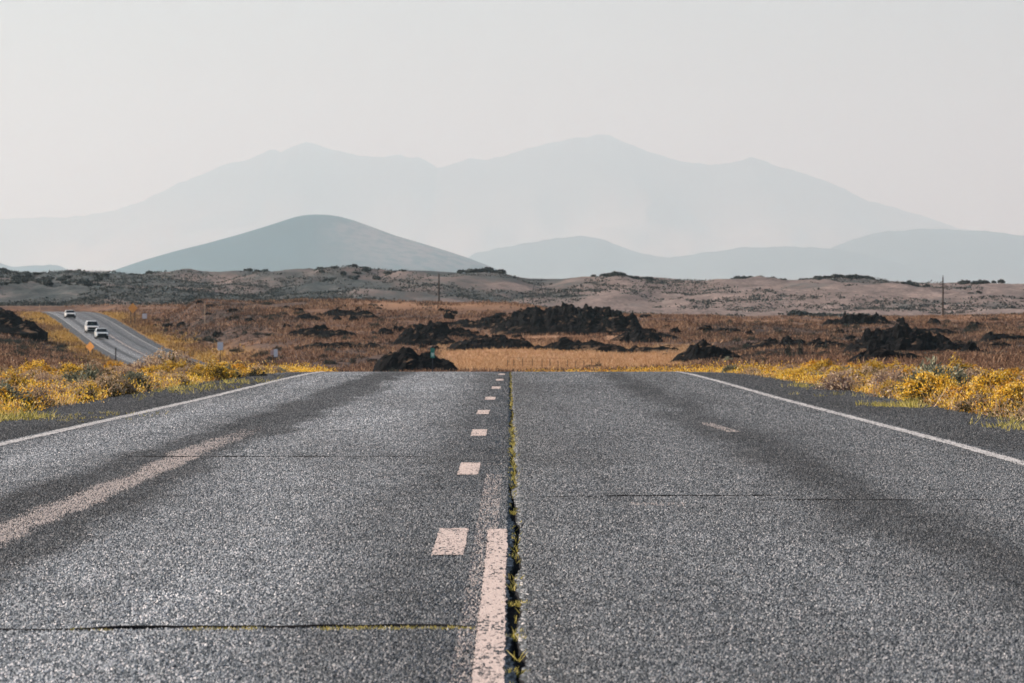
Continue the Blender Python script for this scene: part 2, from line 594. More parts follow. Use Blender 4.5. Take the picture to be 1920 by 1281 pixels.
def land(x, y, rough=True):
    x, y = np.broadcast_arrays(np.asarray(x, float), np.asarray(y, float))
    yy = np.maximum(y, 20.0)
    u = x / yy * FPX + 960
    uu = np.clip(u, -300, 2300)
    vs = [np.interp(uu, KU, KV[k]) for k in KY]
    skyv = np.interp(u, SKY_U, SKY_V)
    base = vs[-1]
    for Y, w, dv in ((1450, .10, 0), (1560, .42, 0), (1700, .80, 0), (1850, 1.0, 0)):
        vs.append(base + (skyv - base) * w)
    vs += [skyv + 7, np.full_like(u, 560), np.full_like(u, 585.0)]
    keys = KY + [1450, 1560, 1700, 1850, 2000, 2300, 3000]
    hs = [CAM_H - (v - HOR) * k / FPX for v, k in zip(vs, keys)]
    h = np.zeros_like(u)
    for k in range(len(keys) - 1):
        m = (y >= keys[k]) & (y < keys[k + 1])
        if not m.any():
            continue
        t = (y - keys[k]) / (keys[k + 1] - keys[k])
        h = np.where(m, hs[k] + (hs[k + 1] - hs[k]) * t, h)
    h = np.where(y >= 3000, hs[-1] * np.exp(-(y - 3000) / 3000.0) - 6 * smooth(3000, 9000, y), h)
    lat = x - road_c(y)
    near = road_h(y) - .05 - .035 * np.clip(np.abs(lat) - 5.5, 0, 14) + .06 * smooth(5.2, 6.4, np.abs(lat))
    h = np.where(y < 110, near, np.where(y < 170, near + (h - near) * smooth(110, 170, y), h))
    if rough:
        amp = .05 + .0006 * np.clip(y - 60, 0, 1200)
        h = h + amp * fbm(x / (3 + y * .012), y / (8 + y * .03), 4, 3) * smooth(5.6, 9, np.abs(lat)) * (y > 20)
        big = smooth(1350, 1550, y) * (1 - smooth(1800, 1900, y))
        h = h + big * (4.4 * fbm(x / 34, y / 80, 4, 11) + 1.5 * fbm(x / 8, y / 18, 4, 12))
        h = h + smooth(650, 760, y) * (1 - smooth(860, 940, y)) * .8 * fbm(x / 16, y / 45, 3, 21)
    w = smooth(6.6, 20, np.abs(lat)) * np.where(y < 1400, 1, 1)
    rh = road_h(y) - .07
    return np.where(y < 1300, np.where(y < 110, h, rh + (h - rh) * np.where(y < 110, 1, w)), h)


def sheet():
    ys = [-60, -30, 0]
    y = 8.0
    while y < 130:
        ys.append(y)
        y += 2.0
    while y < 2600:
        ys.append(y)
        y *= 1.0075
    while y < 144000:
        ys.append(y)
        y *= 1.06
    ys.append(144000)
    ys = np.array(ys)
    n = 420
    s = np.linspace(-1, 1, n)
    t = np.sign(s) * np.abs(s) ** 1.8
    X = t[None, :] * (60 + .35 * np.maximum(ys, 0))[:, None]
    X = X + np.where(ys < 1300, road_c(ys), road_c(1300.0))[:, None] * np.exp(-(t[None, :] * 3) ** 2)
    Y = np.repeat(ys[:, None], n, 1)
    Z = land(X, Y)
    u = X / np.maximum(Y, 20) * FPX + 960
    lat = np.abs(X - road_c(Y))
    wob = fbm(X / 12, Y / 40, 3, 31)
    straw = smooth(815, 850, u + 40 * wob) * (1 - smooth(1235, 1330, u + 60 * wob)) * smooth(480, 560, Y) * (1 - smooth(690, 712, Y + 25 * wob)) * .95
    straw = np.maximum(straw, .85 * smooth(880, 930, u) * (1 - smooth(1130, 1200, u)) * smooth(720, 735, Y) * (1 - smooth(770, 800, Y)))
    straw = np.maximum(straw, .4 * smooth(900, 945, Y + 40 * wob) * (1 - smooth(985, 1010, Y)) * smooth(560, 700, u))
    stony = smooth(262, 300, u) * (1 - smooth(430, 640, u + 90 * wob)) * smooth(720, 800, Y) * (1 - smooth(940, 965, Y))
    stony = np.maximum(stony, .8 * smooth(1180, 1330, u + 80 * wob) * smooth(560, 640, Y + 60 * wob) * (1 - smooth(830, 900, Y + 60 * wob)))
    stony = np.maximum(stony, .8 * (1 - smooth(110, 190, u)) * smooth(520, 600, Y) * (1 - smooth(900, 960, Y)))
    stony = np.maximum(stony, .6 * smooth(330, 400, u) * (1 - smooth(760, 820, u)) * smooth(480, 560, Y) * (1 - smooth(660, 720, Y + 50 * wob)))
    verge = (1 - smooth(7, 13, lat + 9 * wob)) * (Y < 1200)
    sage = smooth(1330, 1450, Y)
    scrub = 1 - smooth(300, 1500, u)
    o = mesh_np("ground", np.stack([X, Y, Z], -1), grid_faces(len(ys), n), M_ground, smooth_shade=True,
                attrs={"straw": straw, "verge": verge, "sage": sage, "scrub": scrub, "stony": stony})
    return structure(o)


sheet()

# ------------------------------------------------------------------ road
YR = np.concatenate([[-60, -20, 0, 8, 12], np.arange(13, 42, .07), np.arange(42, 128, .22), np.arange(128, 1260, 4.0)])


def road_mesh():
    n = len(YR)
    c, h = road_c(YR), road_h(YR)
    jl = rng.normal(0, .004, n) + .022 * fbm(YR * 1.1, YR * 0, 4, 91)
    jr = rng.normal(0, .004, n) + .022 * fbm(YR * 1.1, YR * 0 + 9, 4, 95)
    wig = .012 * np.sin(YR * .55) + .01 * np.sin(YR * 1.7 + 1)
    wid = np.interp(YR, [0, 24, 32, 60, 125, 130], [.017, .019, .011, .018, .020, .0])
    mid = np.interp(YR, [0, 40, 125], [.185, .178, .135]) + wig * .6     # lateral place of the open seam
    gl, gr = mid - wid + jl, mid + wid + jr
    far = YR > 127
    gl, gr = np.where(far, .14, gl), np.where(far, .15, gr)
    dep = np.where(far, .001, .035)
    cols, zz = [], []
    for lo in np.linspace(-3.93, -.3, 9):
        cols.append(np.full(n, lo)); zz.append(h)
    cols += [gl, gl + .004, gr - .004, gr]
    zz += [h, h - dep, h - dep, h]
    for hi in np.linspace(.6, 3.75, 8):
        cols.append(np.full(n, hi)); zz.append(h)
    L = np.stack(cols, 1)
    Z = np.stack(zz, 1)
    X = L + c[:, None]
    Y = np.repeat(YR[:, None], L.shape[1], 1)
    f = grid_faces(n, L.shape[1])
    ci = np.tile(np.arange(L.shape[1] - 1), n - 1)
    yi = np.repeat(YR[:-1], L.shape[1] - 1)
    idx = np.where((ci >= 9) & (ci <= 11) & (yi < 126), 1, 0)
    o = mesh_np("road", np.stack([X, Y, Z], -1), f, mats=[M_road, M_dirt_shade], midx=idx, attrs={"lat": L.ravel()})
    return structure(o)


def strip(name, lat0, lat1, y0, y1, mat, dz, step=None, jitter=0.0):
    step = step or 1.0
    ys = np.arange(y0, y1 + step * .5, step)
    c, h = road_c(ys), road_h(ys)
    a = lat0 + (rng.normal(0, jitter, len(ys)) if jitter else 0) + np.zeros(len(ys))
    b = lat1 + (rng.normal(0, jitter, len(ys)) if jitter else 0) + np.zeros(len(ys))
    L = np.stack([a, b], 1)
    return (np.stack([L + c[:, None], np.repeat(ys[:, None], 2, 1), np.repeat((h + dz)[:, None], 2, 1)], -1).reshape(-1, 3),
            grid_faces(len(ys), 2), L.ravel())


def strips(name, items, mat):
    V, F, A, n = [], [], [], 0
    for v, f, a in items:
        V.append(v); F.append(f + n); A.append(a); n += len(v)
    return structure(mesh_np(name, np.concatenate(V), np.concatenate(F), mat, attrs={"lat": np.concatenate(A)}))


road_mesh()


def shoulder(sign):
    ys = np.concatenate([[-60, 0, 20], np.arange(30, 130, 1.0), np.arange(130, 1250, 6.0)])
    c, h = road_c(ys), road_h(ys)
    inner, outer = (3.93, 5.50) if sign < 0 else (3.75, 5.45)
    edge = outer + .35 * fbm(ys / 3.0, ys * 0, 3, 5 + int(sign)) - np.interp(ys, [60, 120, 130], [0, .45, .3])
    L = np.stack([np.full(len(ys), inner) , np.full(len(ys), inner + .6), edge], 1) * sign
    dz = np.stack([h * 0 - .003, h * 0 - .010, h * 0 - .035], 1)
    V = np.stack([L + c[:, None], np.repeat(ys[:, None], 3, 1), h[:, None] + dz], -1)
    f = grid_faces(len(ys), 3)
    if sign < 0:
        f = f[:, ::-1]
    return structure(mesh_np("road_shoulder", V, f, M_shoulder, attrs={"lat": L.ravel()}))


shoulder(-1)
shoulder(1)

# loose-standing chips of the worn chip-seal, real stones a few millimetres high
def chips():
    ys, xs = [], []
    for y0, y1, den in ((13.8, 19, 4200), (19, 25, 3600), (25, 32, 2900), (32, 42, 2100), (42, 54, 1300), (54, 70, 800), (70, 90, 480), (90, 112, 260)):
        n = int(7.7 * (y1 - y0) * den)
        yy = rng.uniform(y0, y1, n)
        yy = yy + rng.normal(0, (y1 - y0) * .12, n)
        ll = rng.uniform(-3.9, 3.72, n) if y0 < 40 else rng.uniform(-5.45, 5.35, n)
        xx = ll + road_c(yy)
        ok = np.abs(xx) < .092 * yy + .9
        ys.append(yy[ok]); xs.append(xx[ok])
    y, x = np.concatenate(ys), np.concatenate(xs)
    lat = x - road_c(y)
    mid = np.interp(y, [0, 40, 125], [.185, .178, .135])
    ok = np.abs(lat - mid) > .028 + .012 * rng.random(len(y))
    y, x, lat = y[ok], x[ok], lat[ok]
    n = len(y)
    r = rng.uniform(.0032, .0062, n) * np.interp(y, [15, 40, 70, 110], [1, 1.15, 1.55, 2.1])
    hgt = r * rng.uniform(.55, 1.25, n)
    patch = fbm(x * 1.5, y * .07, 4, 61)
    patch2 = fbm(x * 7, y * 2.2, 3, 62)
    tone = np.interp(lat + .34 * fbm(x * 1.6, y * .22, 4, 63), *zip(*TONE)) * (1 + .45 * patch + .30 * patch2)
    side = (lat < -3.9) | (lat > 3.72)
    tone = np.where(side, .38 * (1 + .4 * patch + .3 * patch2), tone)
    # bits of stripe paint left on the chips
    ends = y + 7 * patch2
    pt = np.zeros(n)
    solid = (lat > .063) & (lat < .148) & (y < 26.3)
    pt[solid & (rng.random(n) < .84)] = 1
    for k in range(8):
        yc = 24.9 + 12.15 * k
        dl = [-.097, -.108, -.114, -.14, -.11, -.07, -.04, -.03][k]
        m = (np.abs(lat - dl) < .065) & (np.abs(y - yc) < 1.5)
        pt[m & (rng.random(n) < (.62 if k == 0 else .84))] = 1
    ghost = (lat > .005) & (lat < .108) & ~solid & (ends < 36)
    pt[ghost & (rng.random(n) < .34)] = .5
    old = np.abs(lat + 2.16 + .12 * fbm(x * 3, y * .6, 3, 64)) < .075 + .07 * rng.random(n)
    pt[old & (rng.random(n) < .70 * (1 - smooth(42, 52, ends)))] = .62
    edge = ((lat < -3.75) & (lat > -3.86)) | ((lat > 3.57) & (lat < 3.675))
    pt[edge & (rng.random(n) < .75)] = 1.4
    scuff = (np.abs(lat - 2.06 + .02 * (y - 52)) < .06) & (np.abs(y - 52) < 2.4)
    pt[scuff & (rng.random(n) < .6)] = .62
    scuff = (lat > .80) & (lat < 1.08) & (np.abs(y - 29.9) < .22)
    pt[scuff & (rng.random(n) < .35)] = .62
    a0 = rng.uniform(0, 6.28, n)
    V = np.empty((n, 6, 3))
    st = rng.uniform(.8, 1.35, n)
    for j in range(5):
        a = a0 + j * 2 * math.pi / 5
        rr = r * rng.uniform(.75, 1.2, n)
        V[:, j, 0] = x + np.cos(a) * rr
        V[:, j, 1] = y + np.sin(a) * rr * st
        V[:, j, 2] = 0
    V[:, 5, 0] = x + rng.normal(0, .3, n) * r
    V[:, 5, 1] = y + rng.normal(0, .3, n) * r
    z = road_h(y)
    z = z - .02 * smooth(4.2, 5.4, np.abs(lat))
    V[:, :5, 2] = (z - .001)[:, None]
    V[:, 5, 2] = z + hgt + .001
    i = np.arange(n)[:, None] * 6
    F = np.concatenate([np.concatenate([i + j, i + (j + 1) % 5, i + 5], 1) for j in range(5)], 0)
    t = NT("asphalt_chips")
    rnd = t.n("NewGeometry").outputs["Random Per Island"]
    c = t.ramp(rnd, [(0.0, (.015, .021, .026)), (0.30, (.046, .056, .064)), (0.55, (.125, .137, .147)), (0.82, (.225, .242, .256)), (0.95, (.33, .33, .335)), (1.0, (.47, .455, .45))])
    cc = t.n("VectorMath", operation='SCALE')
    t.set(cc.inputs[0], c)
    t.set(cc.inputs["Scale"], t.attr("tone"))
    pa = t.attr("paint")
    pc = t.mix(t.rng(pa, .65, .78), (.35, .31, .29), (.51, .43, .395))
    pc = t.mix(t.rng(pa, 1.15, 1.25), pc, (.46, .455, .45))
    c = t.mix(t.math('GREATER_THAN', pa, .1), cc.outputs[0], pc)
    t.finish(c, .75, .3)
    o = mesh_np("stone_chips", V, F, t.m, attrs={"tone": np.repeat(np.clip(tone * .95, .28, 1.9), 6), "paint": np.repeat(pt, 6)})
    stuff(o, "small worn stone chips standing out of the near asphalt", "gravel")


chips()

# painted lines, 4 mm above the surface
strips("edge_line", [strip("e", -3.86, -3.75, 10, 127, M_white, .004, .5, .006), strip("e", -3.86, -3.75, 131, 1240, M_white, .006, 4)], M_white)
strips("edge_line", [strip("e", 3.57, 3.675, 10, 127, M_white, .004, .5, .006), strip("e", 3.57, 3.675, 131, 1240, M_white, .006, 4)], M_white)
dash = []
for k in range(9):
    yc = 24.9 + 12.15 * k
    dl = -.105 if k != 3 else -.13
    dl = [-.097, -.108, -.114, -.14, -.11, -.07, -.04, -.03, -.03][k]
    dash.append(strip("d", dl - .065, dl + .065, yc - 1.5, yc + 1.5, M_centre, .004, .1, .003))
for yc in np.arange(140, 1150, 12.15):
    dash.append(strip("d", -.13, .0, yc - 1.5, yc + 1.5, M_centre, .006, 1.5))
strips("centre_dashes", dash, M_centre)
strips("centre_stripe", [strip("s", .063, .148, 8, 26.3, M_centre, .004, .1, .003), strip("s", .10, .22, 660, 860, M_centre, .006, 4)], M_centre)


# cracks across the lanes: ragged seams, far lip raised, its shade painted in dark
def crack(y, lat0, lat1, lift, depth, slope=0.0, seed=0):
    xs = np.arange(lat0, lat1, .02)
    yy = y + slope * (xs - lat0) + .25 * fbm(xs * 1.3, xs * 0, 4, seed)
    hh = lift * np.clip(.75 + 1.3 * fbm(xs * 5, xs * 0 + 3, 3, seed + 9), .1, 1.5)
    ends = smooth(lat0, lat0 + .25, xs) * (1 - smooth(lat1 - .25, lat1, xs))
    hh = hh * ends
    c, h = road_c(yy), road_h(yy)
    rows = []
    for dy, k in ((-depth * .4, .0), (0, 1.0), (depth, .9), (depth * 2.2, 0.0)):
        rows.append(np.stack([xs + c, yy + dy, h + .003 + hh * k], -1))
    V = np.stack(rows, 0)
    return V.reshape(-1, 3), grid_faces(4, len(xs))


V, F, n = [], [], 0
for a in ((17.7, -1.75, .10, .0070, .02, .06, 1), (40.2, -2.6, -.4, .0055, .03, .1, 2), (31.1, .24, 1.75, .005, .02, .2, 3), (30.6, 1.5, 3.4, .004, .02, .0, 4),
          (58.5, -2.2, -.9, .003, .04, 0, 6)):
    v, f = crack(*a)
    V.append(v); F.append(f + n); n += len(v)
structure(mesh_np("pavement_cracks", np.concatenate(V), np.concatenate(F), M_dirt_shade))


# ------------------------------------------------------------------ hills and mountains
def ridge(name, prof, y0, depth, mat, shape=1.4, rough=.0, seed=0, back=None, du=6):
    """A long rise whose crest follows the given outline at distance y0; its flanks run down towards and away from the viewer."""
    pu, pv = zip(*prof)
    us = np.arange(pu[0], pu[-1] + 1, du)
    v = np.interp(us, pu, pv)
    det = -2.4 * fbm(us / 16.0, us * 0 + seed, 5, seed) * y0 / FPX
    crest = (HOR - v) * y0 / FPX + CAM_H
    kw = np.exp(-np.linspace(-2.2, 2.2, 2 * int(70 / du) + 1) ** 2)
    pad = len(kw) // 2
    soft = np.convolve(np.pad(crest, pad, mode='edge'), kw / kw.sum(), 'valid')
    soft = np.minimum(soft, crest + 0 * soft) * .35 + soft * .65
    ts = np.concatenate([np.linspace(0, 1, 40), np.linspace(1.06, 2, 16)])
    rows = []
    back = back or depth
    for t in ts:
        if t <= 1:
            y = y0 - depth * (1 - t)
            k = t ** shape
        else:
            y = y0 + back * (t - 1)
            k = (2 - t) ** 1.2
        x = (us - 960) / FPX * y0
        m = min(1.0, max(0.0, k)) ** 4
        h = (soft * (1 - m) + crest * m) * k + det * max(0, k) ** 9
        nn = fbm(x / (crest.max() * 1.1), np.full_like(x, y / (crest.max() * 2.2)), 5, seed)
        rid = 1 - 2 * np.abs(nn)
        h = h * (1 + rough * (rid - .6) * (1 - k) * 1.6 * min(1, t * 3))
        ed = smooth(us[0], us[0] + 60, us) * (1 - smooth(us[-1] - 60, us[-1], us))
        rows.append(np.stack([x, np.full_like(x, y), np.maximum(h, 0) * 1.0 - 8 + 0 * ed], -1))
    return structure(mesh_np(name, np.stack(rows, 0), grid_faces(len(ts), len(us)), mat, smooth_shade=True))


H_peak = hill_mat("far_mountain_cover_and_haze", (.040, .042, .042), (.32, .30, .27), 300, 2400, .00016)  # pale foot paints thick low haze into the mountain colour
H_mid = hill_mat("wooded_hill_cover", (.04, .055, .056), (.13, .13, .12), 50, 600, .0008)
H_cone = hill_mat("cinder_cone_cover", (.012, .036, .048), (.026, .050, .058), 70, 560, .003, (.20, .145, .14))

PEAKS = [(-900, 440), (-200, 411), (0, 410), (60, 408), (150, 405), (215, 394), (270, 375), (330, 345), (400, 318), (430, 305), (455, 302), (480, 293), (505, 280), (515, 279), (527, 284), (545, 275), (563, 268), (575, 266),
         (600, 272), (640, 284), (670, 291), (720, 293), (750, 290), (765, 294), (785, 293), (800, 300), (820, 315), (850, 306), (885, 296), (910, 298), (940, 293), (985, 280), (1025, 268), (1055, 264),
         (1075, 257), (1100, 256), (1125, 252), (1142, 253), (1160, 262), (1200, 278), (1250, 294), (1290, 303), (1330, 308), (1370, 306), (1390, 300), (1408, 294), (1425, 298), (1450, 309), (1500, 321),
         (1540, 336), (1590, 357), (1630, 376), (1700, 395), (1760, 414), (1800, 427), (1900, 447), (2150, 480), (2800, 520)]
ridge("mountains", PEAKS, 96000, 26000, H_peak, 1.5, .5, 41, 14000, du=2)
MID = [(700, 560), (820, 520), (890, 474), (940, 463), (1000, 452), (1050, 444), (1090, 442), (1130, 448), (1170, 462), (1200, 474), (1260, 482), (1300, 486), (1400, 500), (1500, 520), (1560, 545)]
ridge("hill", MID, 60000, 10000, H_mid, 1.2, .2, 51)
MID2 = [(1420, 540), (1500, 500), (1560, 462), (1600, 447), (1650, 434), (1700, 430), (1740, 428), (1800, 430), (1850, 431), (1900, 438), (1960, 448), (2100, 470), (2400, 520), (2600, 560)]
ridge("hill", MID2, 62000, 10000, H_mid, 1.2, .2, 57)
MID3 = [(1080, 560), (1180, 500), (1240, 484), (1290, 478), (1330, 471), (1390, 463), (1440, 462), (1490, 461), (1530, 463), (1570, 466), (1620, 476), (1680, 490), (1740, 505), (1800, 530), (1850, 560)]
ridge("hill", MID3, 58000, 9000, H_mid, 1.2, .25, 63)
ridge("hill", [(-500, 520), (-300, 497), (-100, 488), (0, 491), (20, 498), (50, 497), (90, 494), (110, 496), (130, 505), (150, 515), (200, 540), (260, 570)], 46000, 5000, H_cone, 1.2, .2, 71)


def cinder_cone():
    y0 = 28500.0
    uc = 592
    L = [(0, 402), (20, 403), (40, 407), (70, 417), (100, 427), (150, 443), (200, 457), (260, 472), (320, 489), (380, 509), (420, 525), (520, 560), (640, 590), (700, 606)]
    Rr = [(0, 402), (25, 403), (45, 406), (70, 413), (100, 424), (150, 443), (200, 458), (250, 473), (290, 486), (330, 501), (370, 520), (430, 545), (540, 580), (640, 606), (700, 610)]
    rs = np.concatenate([np.linspace(0, 420, 60), np.linspace(440, 700, 14)])
    th = np.linspace(0, 2 * math.pi, 121)[:-1]
    hl = (HOR - np.interp(rs, *zip(*L))) * y0 / FPX
    hr = (HOR - np.interp(rs, *zip(*Rr))) * y0 / FPX
    k = (1 + np.cos(th)) / 2
    Hh = hl[:, None] * (1 - k)[None] + hr[:, None] * k[None]
    rad = (rs * y0 / FPX)[:, None]
    X = (uc - 960) / FPX * y0 + rad * np.cos(th)[None]
    Y = y0 + rad * np.sin(th)[None]
    Hh = Hh + 9 * smooth(40, 200, rs)[:, None] * fbm(np.cos(th)[None] * 6 + rs[:, None] * .002, np.sin(th)[None] * 6 + 0 * rs[:, None], 4, 81)
    bare = smooth(-.1, .75, np.cos(th))[None] * smooth(40, 110, rs)[:, None] * (1 - smooth(300, 430, rs))[:, None]
    i = np.arange(len(rs) * len(th)).reshape(len(rs), len(th))
    j = np.roll(i, -1, 1)
    f = np.stack([i[:-1], i[1:], j[1:], j[:-1]], -1).reshape(-1, 4)
    structure(mesh_np("hill", np.stack([X, Y, Hh], -1), f, H_cone, smooth_shade=True, attrs={"bare": bare}))


cinder_cone()


# ------------------------------------------------------------------ lava outcrops
def outcrop(label, prof, vbase, y0, depth, name="lava_outcrop", seed=0, lump=1.0, group=None, mat=None):
    """Rubbly basalt mound: outline of crest at distance y0, boulders over its whole surface, foot sunk in the soil."""
    pu, pv = zip(*prof)
    um = (pu[0] + pu[-1]) / 2
    yc = np.arange(400, 1000, 2.0)
    vv = HOR - (land((um - 960) / FPX * yc, yc) - CAM_H) * FPX / yc
    hit = np.nonzero(vv < vbase)[0]
    y0 = float(yc[hit[0]]) if len(hit) and hit[0] > 0 else min(y0, 600.0)
    w = (pu[-1] - pu[0]) / FPX * y0
    xc = ((pu[0] + pu[-1]) / 2 - 960) / FPX * y0
    zb = CAM_H - (vbase - HOR) / FPX * y0
    nx = int(np.clip(w / .20, 30, 190))
    ny = int(np.clip(depth / .3, 20, 64))
    xs = np.linspace(-w / 2, w / 2, nx)
    us = (xs + xc) / y0 * FPX + 960
    top = (vbase - np.interp(us, pu, pv)) / FPX * y0
    top = np.maximum(top * (1 + .20 * fbm(xs / 1.5 + seed * 9, xs * 0, 4, seed + 400)), .05)
    gain = .92 if top.max() > 3 else .78
    V = []
    for j in range(ny):
        t = -1 + 2 * j / (ny - 1)
        k = (1 - abs(t) ** 2.2) if t < 0 else (1 - t ** 1.6)
        for i, x in enumerate(xs):
            yv = t * depth / 2
            h = max(top[i], .05)
            q = Vector((x * .55 + seed * 3.7, yv * .55, seed * 1.3))
            d = mnoise.voronoi(q)[0]
            lumpy = (d[1] - d[0])
            q2 = q * 2.6
            d2 = mnoise.voronoi(q2)[0]
            n = (lumpy - .30) * .8 + (d2[1] - d2[0] - .3) * .4 + .35 * mnoise.noise(q * .6) + .34 * abs(mnoise.noise(q * 5.5)) - .1
            edge = min(1.0, (w / 2 - abs(x)) / (w * .06 + .2))
            z = h * k * (gain + .62 * lump * n * min(1, 1.8 / (h * .5 + .8))) * max(0, edge) ** .5 - .35 * (1 - k)
            V.append((x + .25 * mnoise.noise(q * 1.7 + Vector((5, 0, 0))), yv + .35 * mnoise.noise(q * 1.5 + Vector((0, 9, 0))), z))
    ring = list(range(nx)) + [j * nx + nx - 1 for j in range(1, ny)] + [(ny - 1) * nx + i for i in range(nx - 2, -1, -1)] + [j * nx for j in range(ny - 2, 0, -1)]
    F = [tuple(q) for q in grid_faces(ny, nx)]
    n0 = len(V)
    V += [(V[r][0], V[r][1], -1.6) for r in ring]
    for a in range(len(ring)):
        b = (a + 1) % len(ring)
        F.append((ring[b], ring[a], n0 + a, n0 + b))
    o = mesh_np(name, V, F, mat or M_lava)
    o.location = (xc, y0, zb)
    tag(o, label, "lava rock", group)
    return o


outcrop("largest black lava dome, with the highest humped crest in the middle of the plain",
        [(915, 618), (935, 606), (960, 594), (985, 580), (1005, 574), (1022, 576), (1035, 573), (1060, 572), (1080, 570), (1098, 574), (1115, 577), (1128, 570), (1142, 573), (1155, 583), (1170, 592), (1186, 584), (1195, 592), (1203, 610), (1212, 622)], 625, 790, 26, seed=1)
outcrop("low black lava wing stretching left from the largest dome",
        [(805, 612), (820, 600), (845, 604), (870, 595), (890, 597), (905, 588), (925, 586), (945, 590), (958, 602), (970, 612)], 614, 830, 12, seed=2)
outcrop("black lava hump between the left wing and the green milepost",
        [(735, 640), (755, 622), (770, 607), (785, 606), (800, 614), (815, 614), (830, 620), (845, 632), (862, 644)], 646, 735, 12, seed=3)
outcrop("long black lava berm lying across the front of the largest dome",
        [(838, 650), (855, 638), (875, 632), (895, 629), (920, 627), (945, 628), (970, 630), (988, 634), (1000, 644), (1010, 652)], 653, 715, 9, seed=4)
outcrop("nearest black lava pile, directly behind the green milepost at the crest of the road",
        [(700, 668), (715, 652), (735, 645), (755, 642), (775, 643), (785, 653), (800, 655), (815, 660), (830, 668), (845, 676), (858, 686), (866, 696)], 699, 600, 12, seed=5, lump=.8)
outcrop("flat black lava berm bordering the straw field, right of its middle",
        [(990, 656), (1010, 644), (1030, 642), (1050, 632), (1070, 633), (1090, 640), (1110, 636), (1140, 640), (1165, 646), (1185, 654)], 658, 705, 9, seed=6)
outcrop("thin dark lava strip joining the flat berm to the right-hand mound",
        [(1170, 658), (1190, 644), (1215, 645), (1240, 646), (1262, 648), (1285, 657)], 660, 695, 7, seed=7)
outcrop("dark rubble mound at the right end of the straw field",
        [(1255, 676), (1275, 660), (1290, 652), (1305, 640), (1318, 634), (1335, 640), (1355, 644), (1375, 652), (1390, 664), (1398, 676)], 678, 640, 10, seed=8)
outcrop("grey brown rubble slope right of the largest dome",
        [(1180, 640), (1195, 622), (1215, 618), (1232, 626), (1246, 640)], 642, 740, 9, seed=9)
outcrop("flat dark lava patch on the brown slope, lower of the left pair",
        [(535, 630), (550, 618), (575, 612), (600, 615), (625, 609), (650, 614), (675, 628)], 631, 800, 9, seed=10)
outcrop("flat dark lava patch on the brown slope, upper of the left pair",
        [(598, 592), (612, 580), (635, 575), (660, 577), (685, 578), (708, 592)], 595, 905, 10, seed=11)
outcrop("small dark lava lump beside the upper patch on the brown slope",
        [(548, 597), (560, 588), (575, 584), (592, 590), (606, 598)], 599, 880, 8, seed=12)
outcrop("small dark lava block between brown slope and berms",
        [(705, 624), (714, 610), (726, 611), (736, 620), (742, 626)], 627, 775, 5, seed=14)
outcrop("jagged lava rubble on the crest line of the right-hand slope",
        [(1540, 606), (1555, 594), (1572, 588), (1590, 583), (1606, 586), (1618, 580), (1632, 588), (1648, 590), (1665, 600), (1680, 608)], 612, 925, 12, seed=15, lump=1.4)
outcrop("upper tongue of dark lava high on the right-hand slope",
        [(1640, 632), (1655, 612), (1680, 604), (1700, 606), (1715, 620), (1735, 634)], 634, 860, 10, seed=16)
outcrop("broad middle mass of dark lava spilling down the right-hand slope",
        [(1575, 660), (1600, 642), (1625, 626), (1650, 618), (1680, 616), (1710, 615), (1740, 620), (1765, 628), (1795, 640), (1825, 650), (1850, 660)], 662, 740, 16, seed=29, lump=1.2)
outcrop("lowest lobe of dark lava on the right-hand slope, just above the yellow verge",
        [(1585, 680), (1602, 664), (1625, 652), (1655, 647), (1680, 652), (1705, 658), (1735, 664), (1760, 680)], 681, 600, 10, seed=36)
outcrop("dark boulder heap with a pale dead branch leaning beside it",
        [(1770, 680), (1785, 660), (1800, 644), (1816, 638), (1832, 644), (1848, 654), (1860, 664), (1872, 680)], 680, 590, 8, seed=17)
outcrop("low dark lava band at the right edge of the brown slope",
        [(1835, 636), (1855, 620), (1880, 616), (1905, 624), (1930, 630), (1960, 640)], 641, 800, 9, seed=18)
outcrop("narrow dark lava ledge above the spilling flow",
        [(1690, 624), (1715, 612), (1750, 611), (1785, 616), (1812, 626)], 628, 850, 8, seed=19)
outcrop("dark stony hillock at the left edge beyond the yellow roadside",
        [(-120, 612), (-70, 580), (-30, 572), (0, 574), (20, 582), (40, 596), (62, 604), (80, 616)], 620, 890, 20, seed=20)


def boulder_mesh(k):
    V, F = [], []
    nu, nv = 12, 8
    for j in range(nv + 1):
        ph = math.pi * j / nv
        for i in range(nu):
            a = 2 * math.pi * i / nu
            d = Vector((math.sin(ph) * math.cos(a), math.sin(ph) * math.sin(a), math.cos(ph)))
            q = d * 1.3 + Vector((k * 5.1, 0, 0))
            w = mnoise.voronoi(q * 1.2)[0]
            V.append(d * (.62 + .9 * (w[1] - w[0]) * .55 + .35 * mnoise.noise(q * 1.4)))
    for j in range(nv):
        for i in range(nu):
            F.append((j * nu + i, (j + 1) * nu + i, (j + 1) * nu + (i + 1) % nu, j * nu + (i + 1) % nu))
    return mesh_np("lava_boulder", V, F, M_lava)


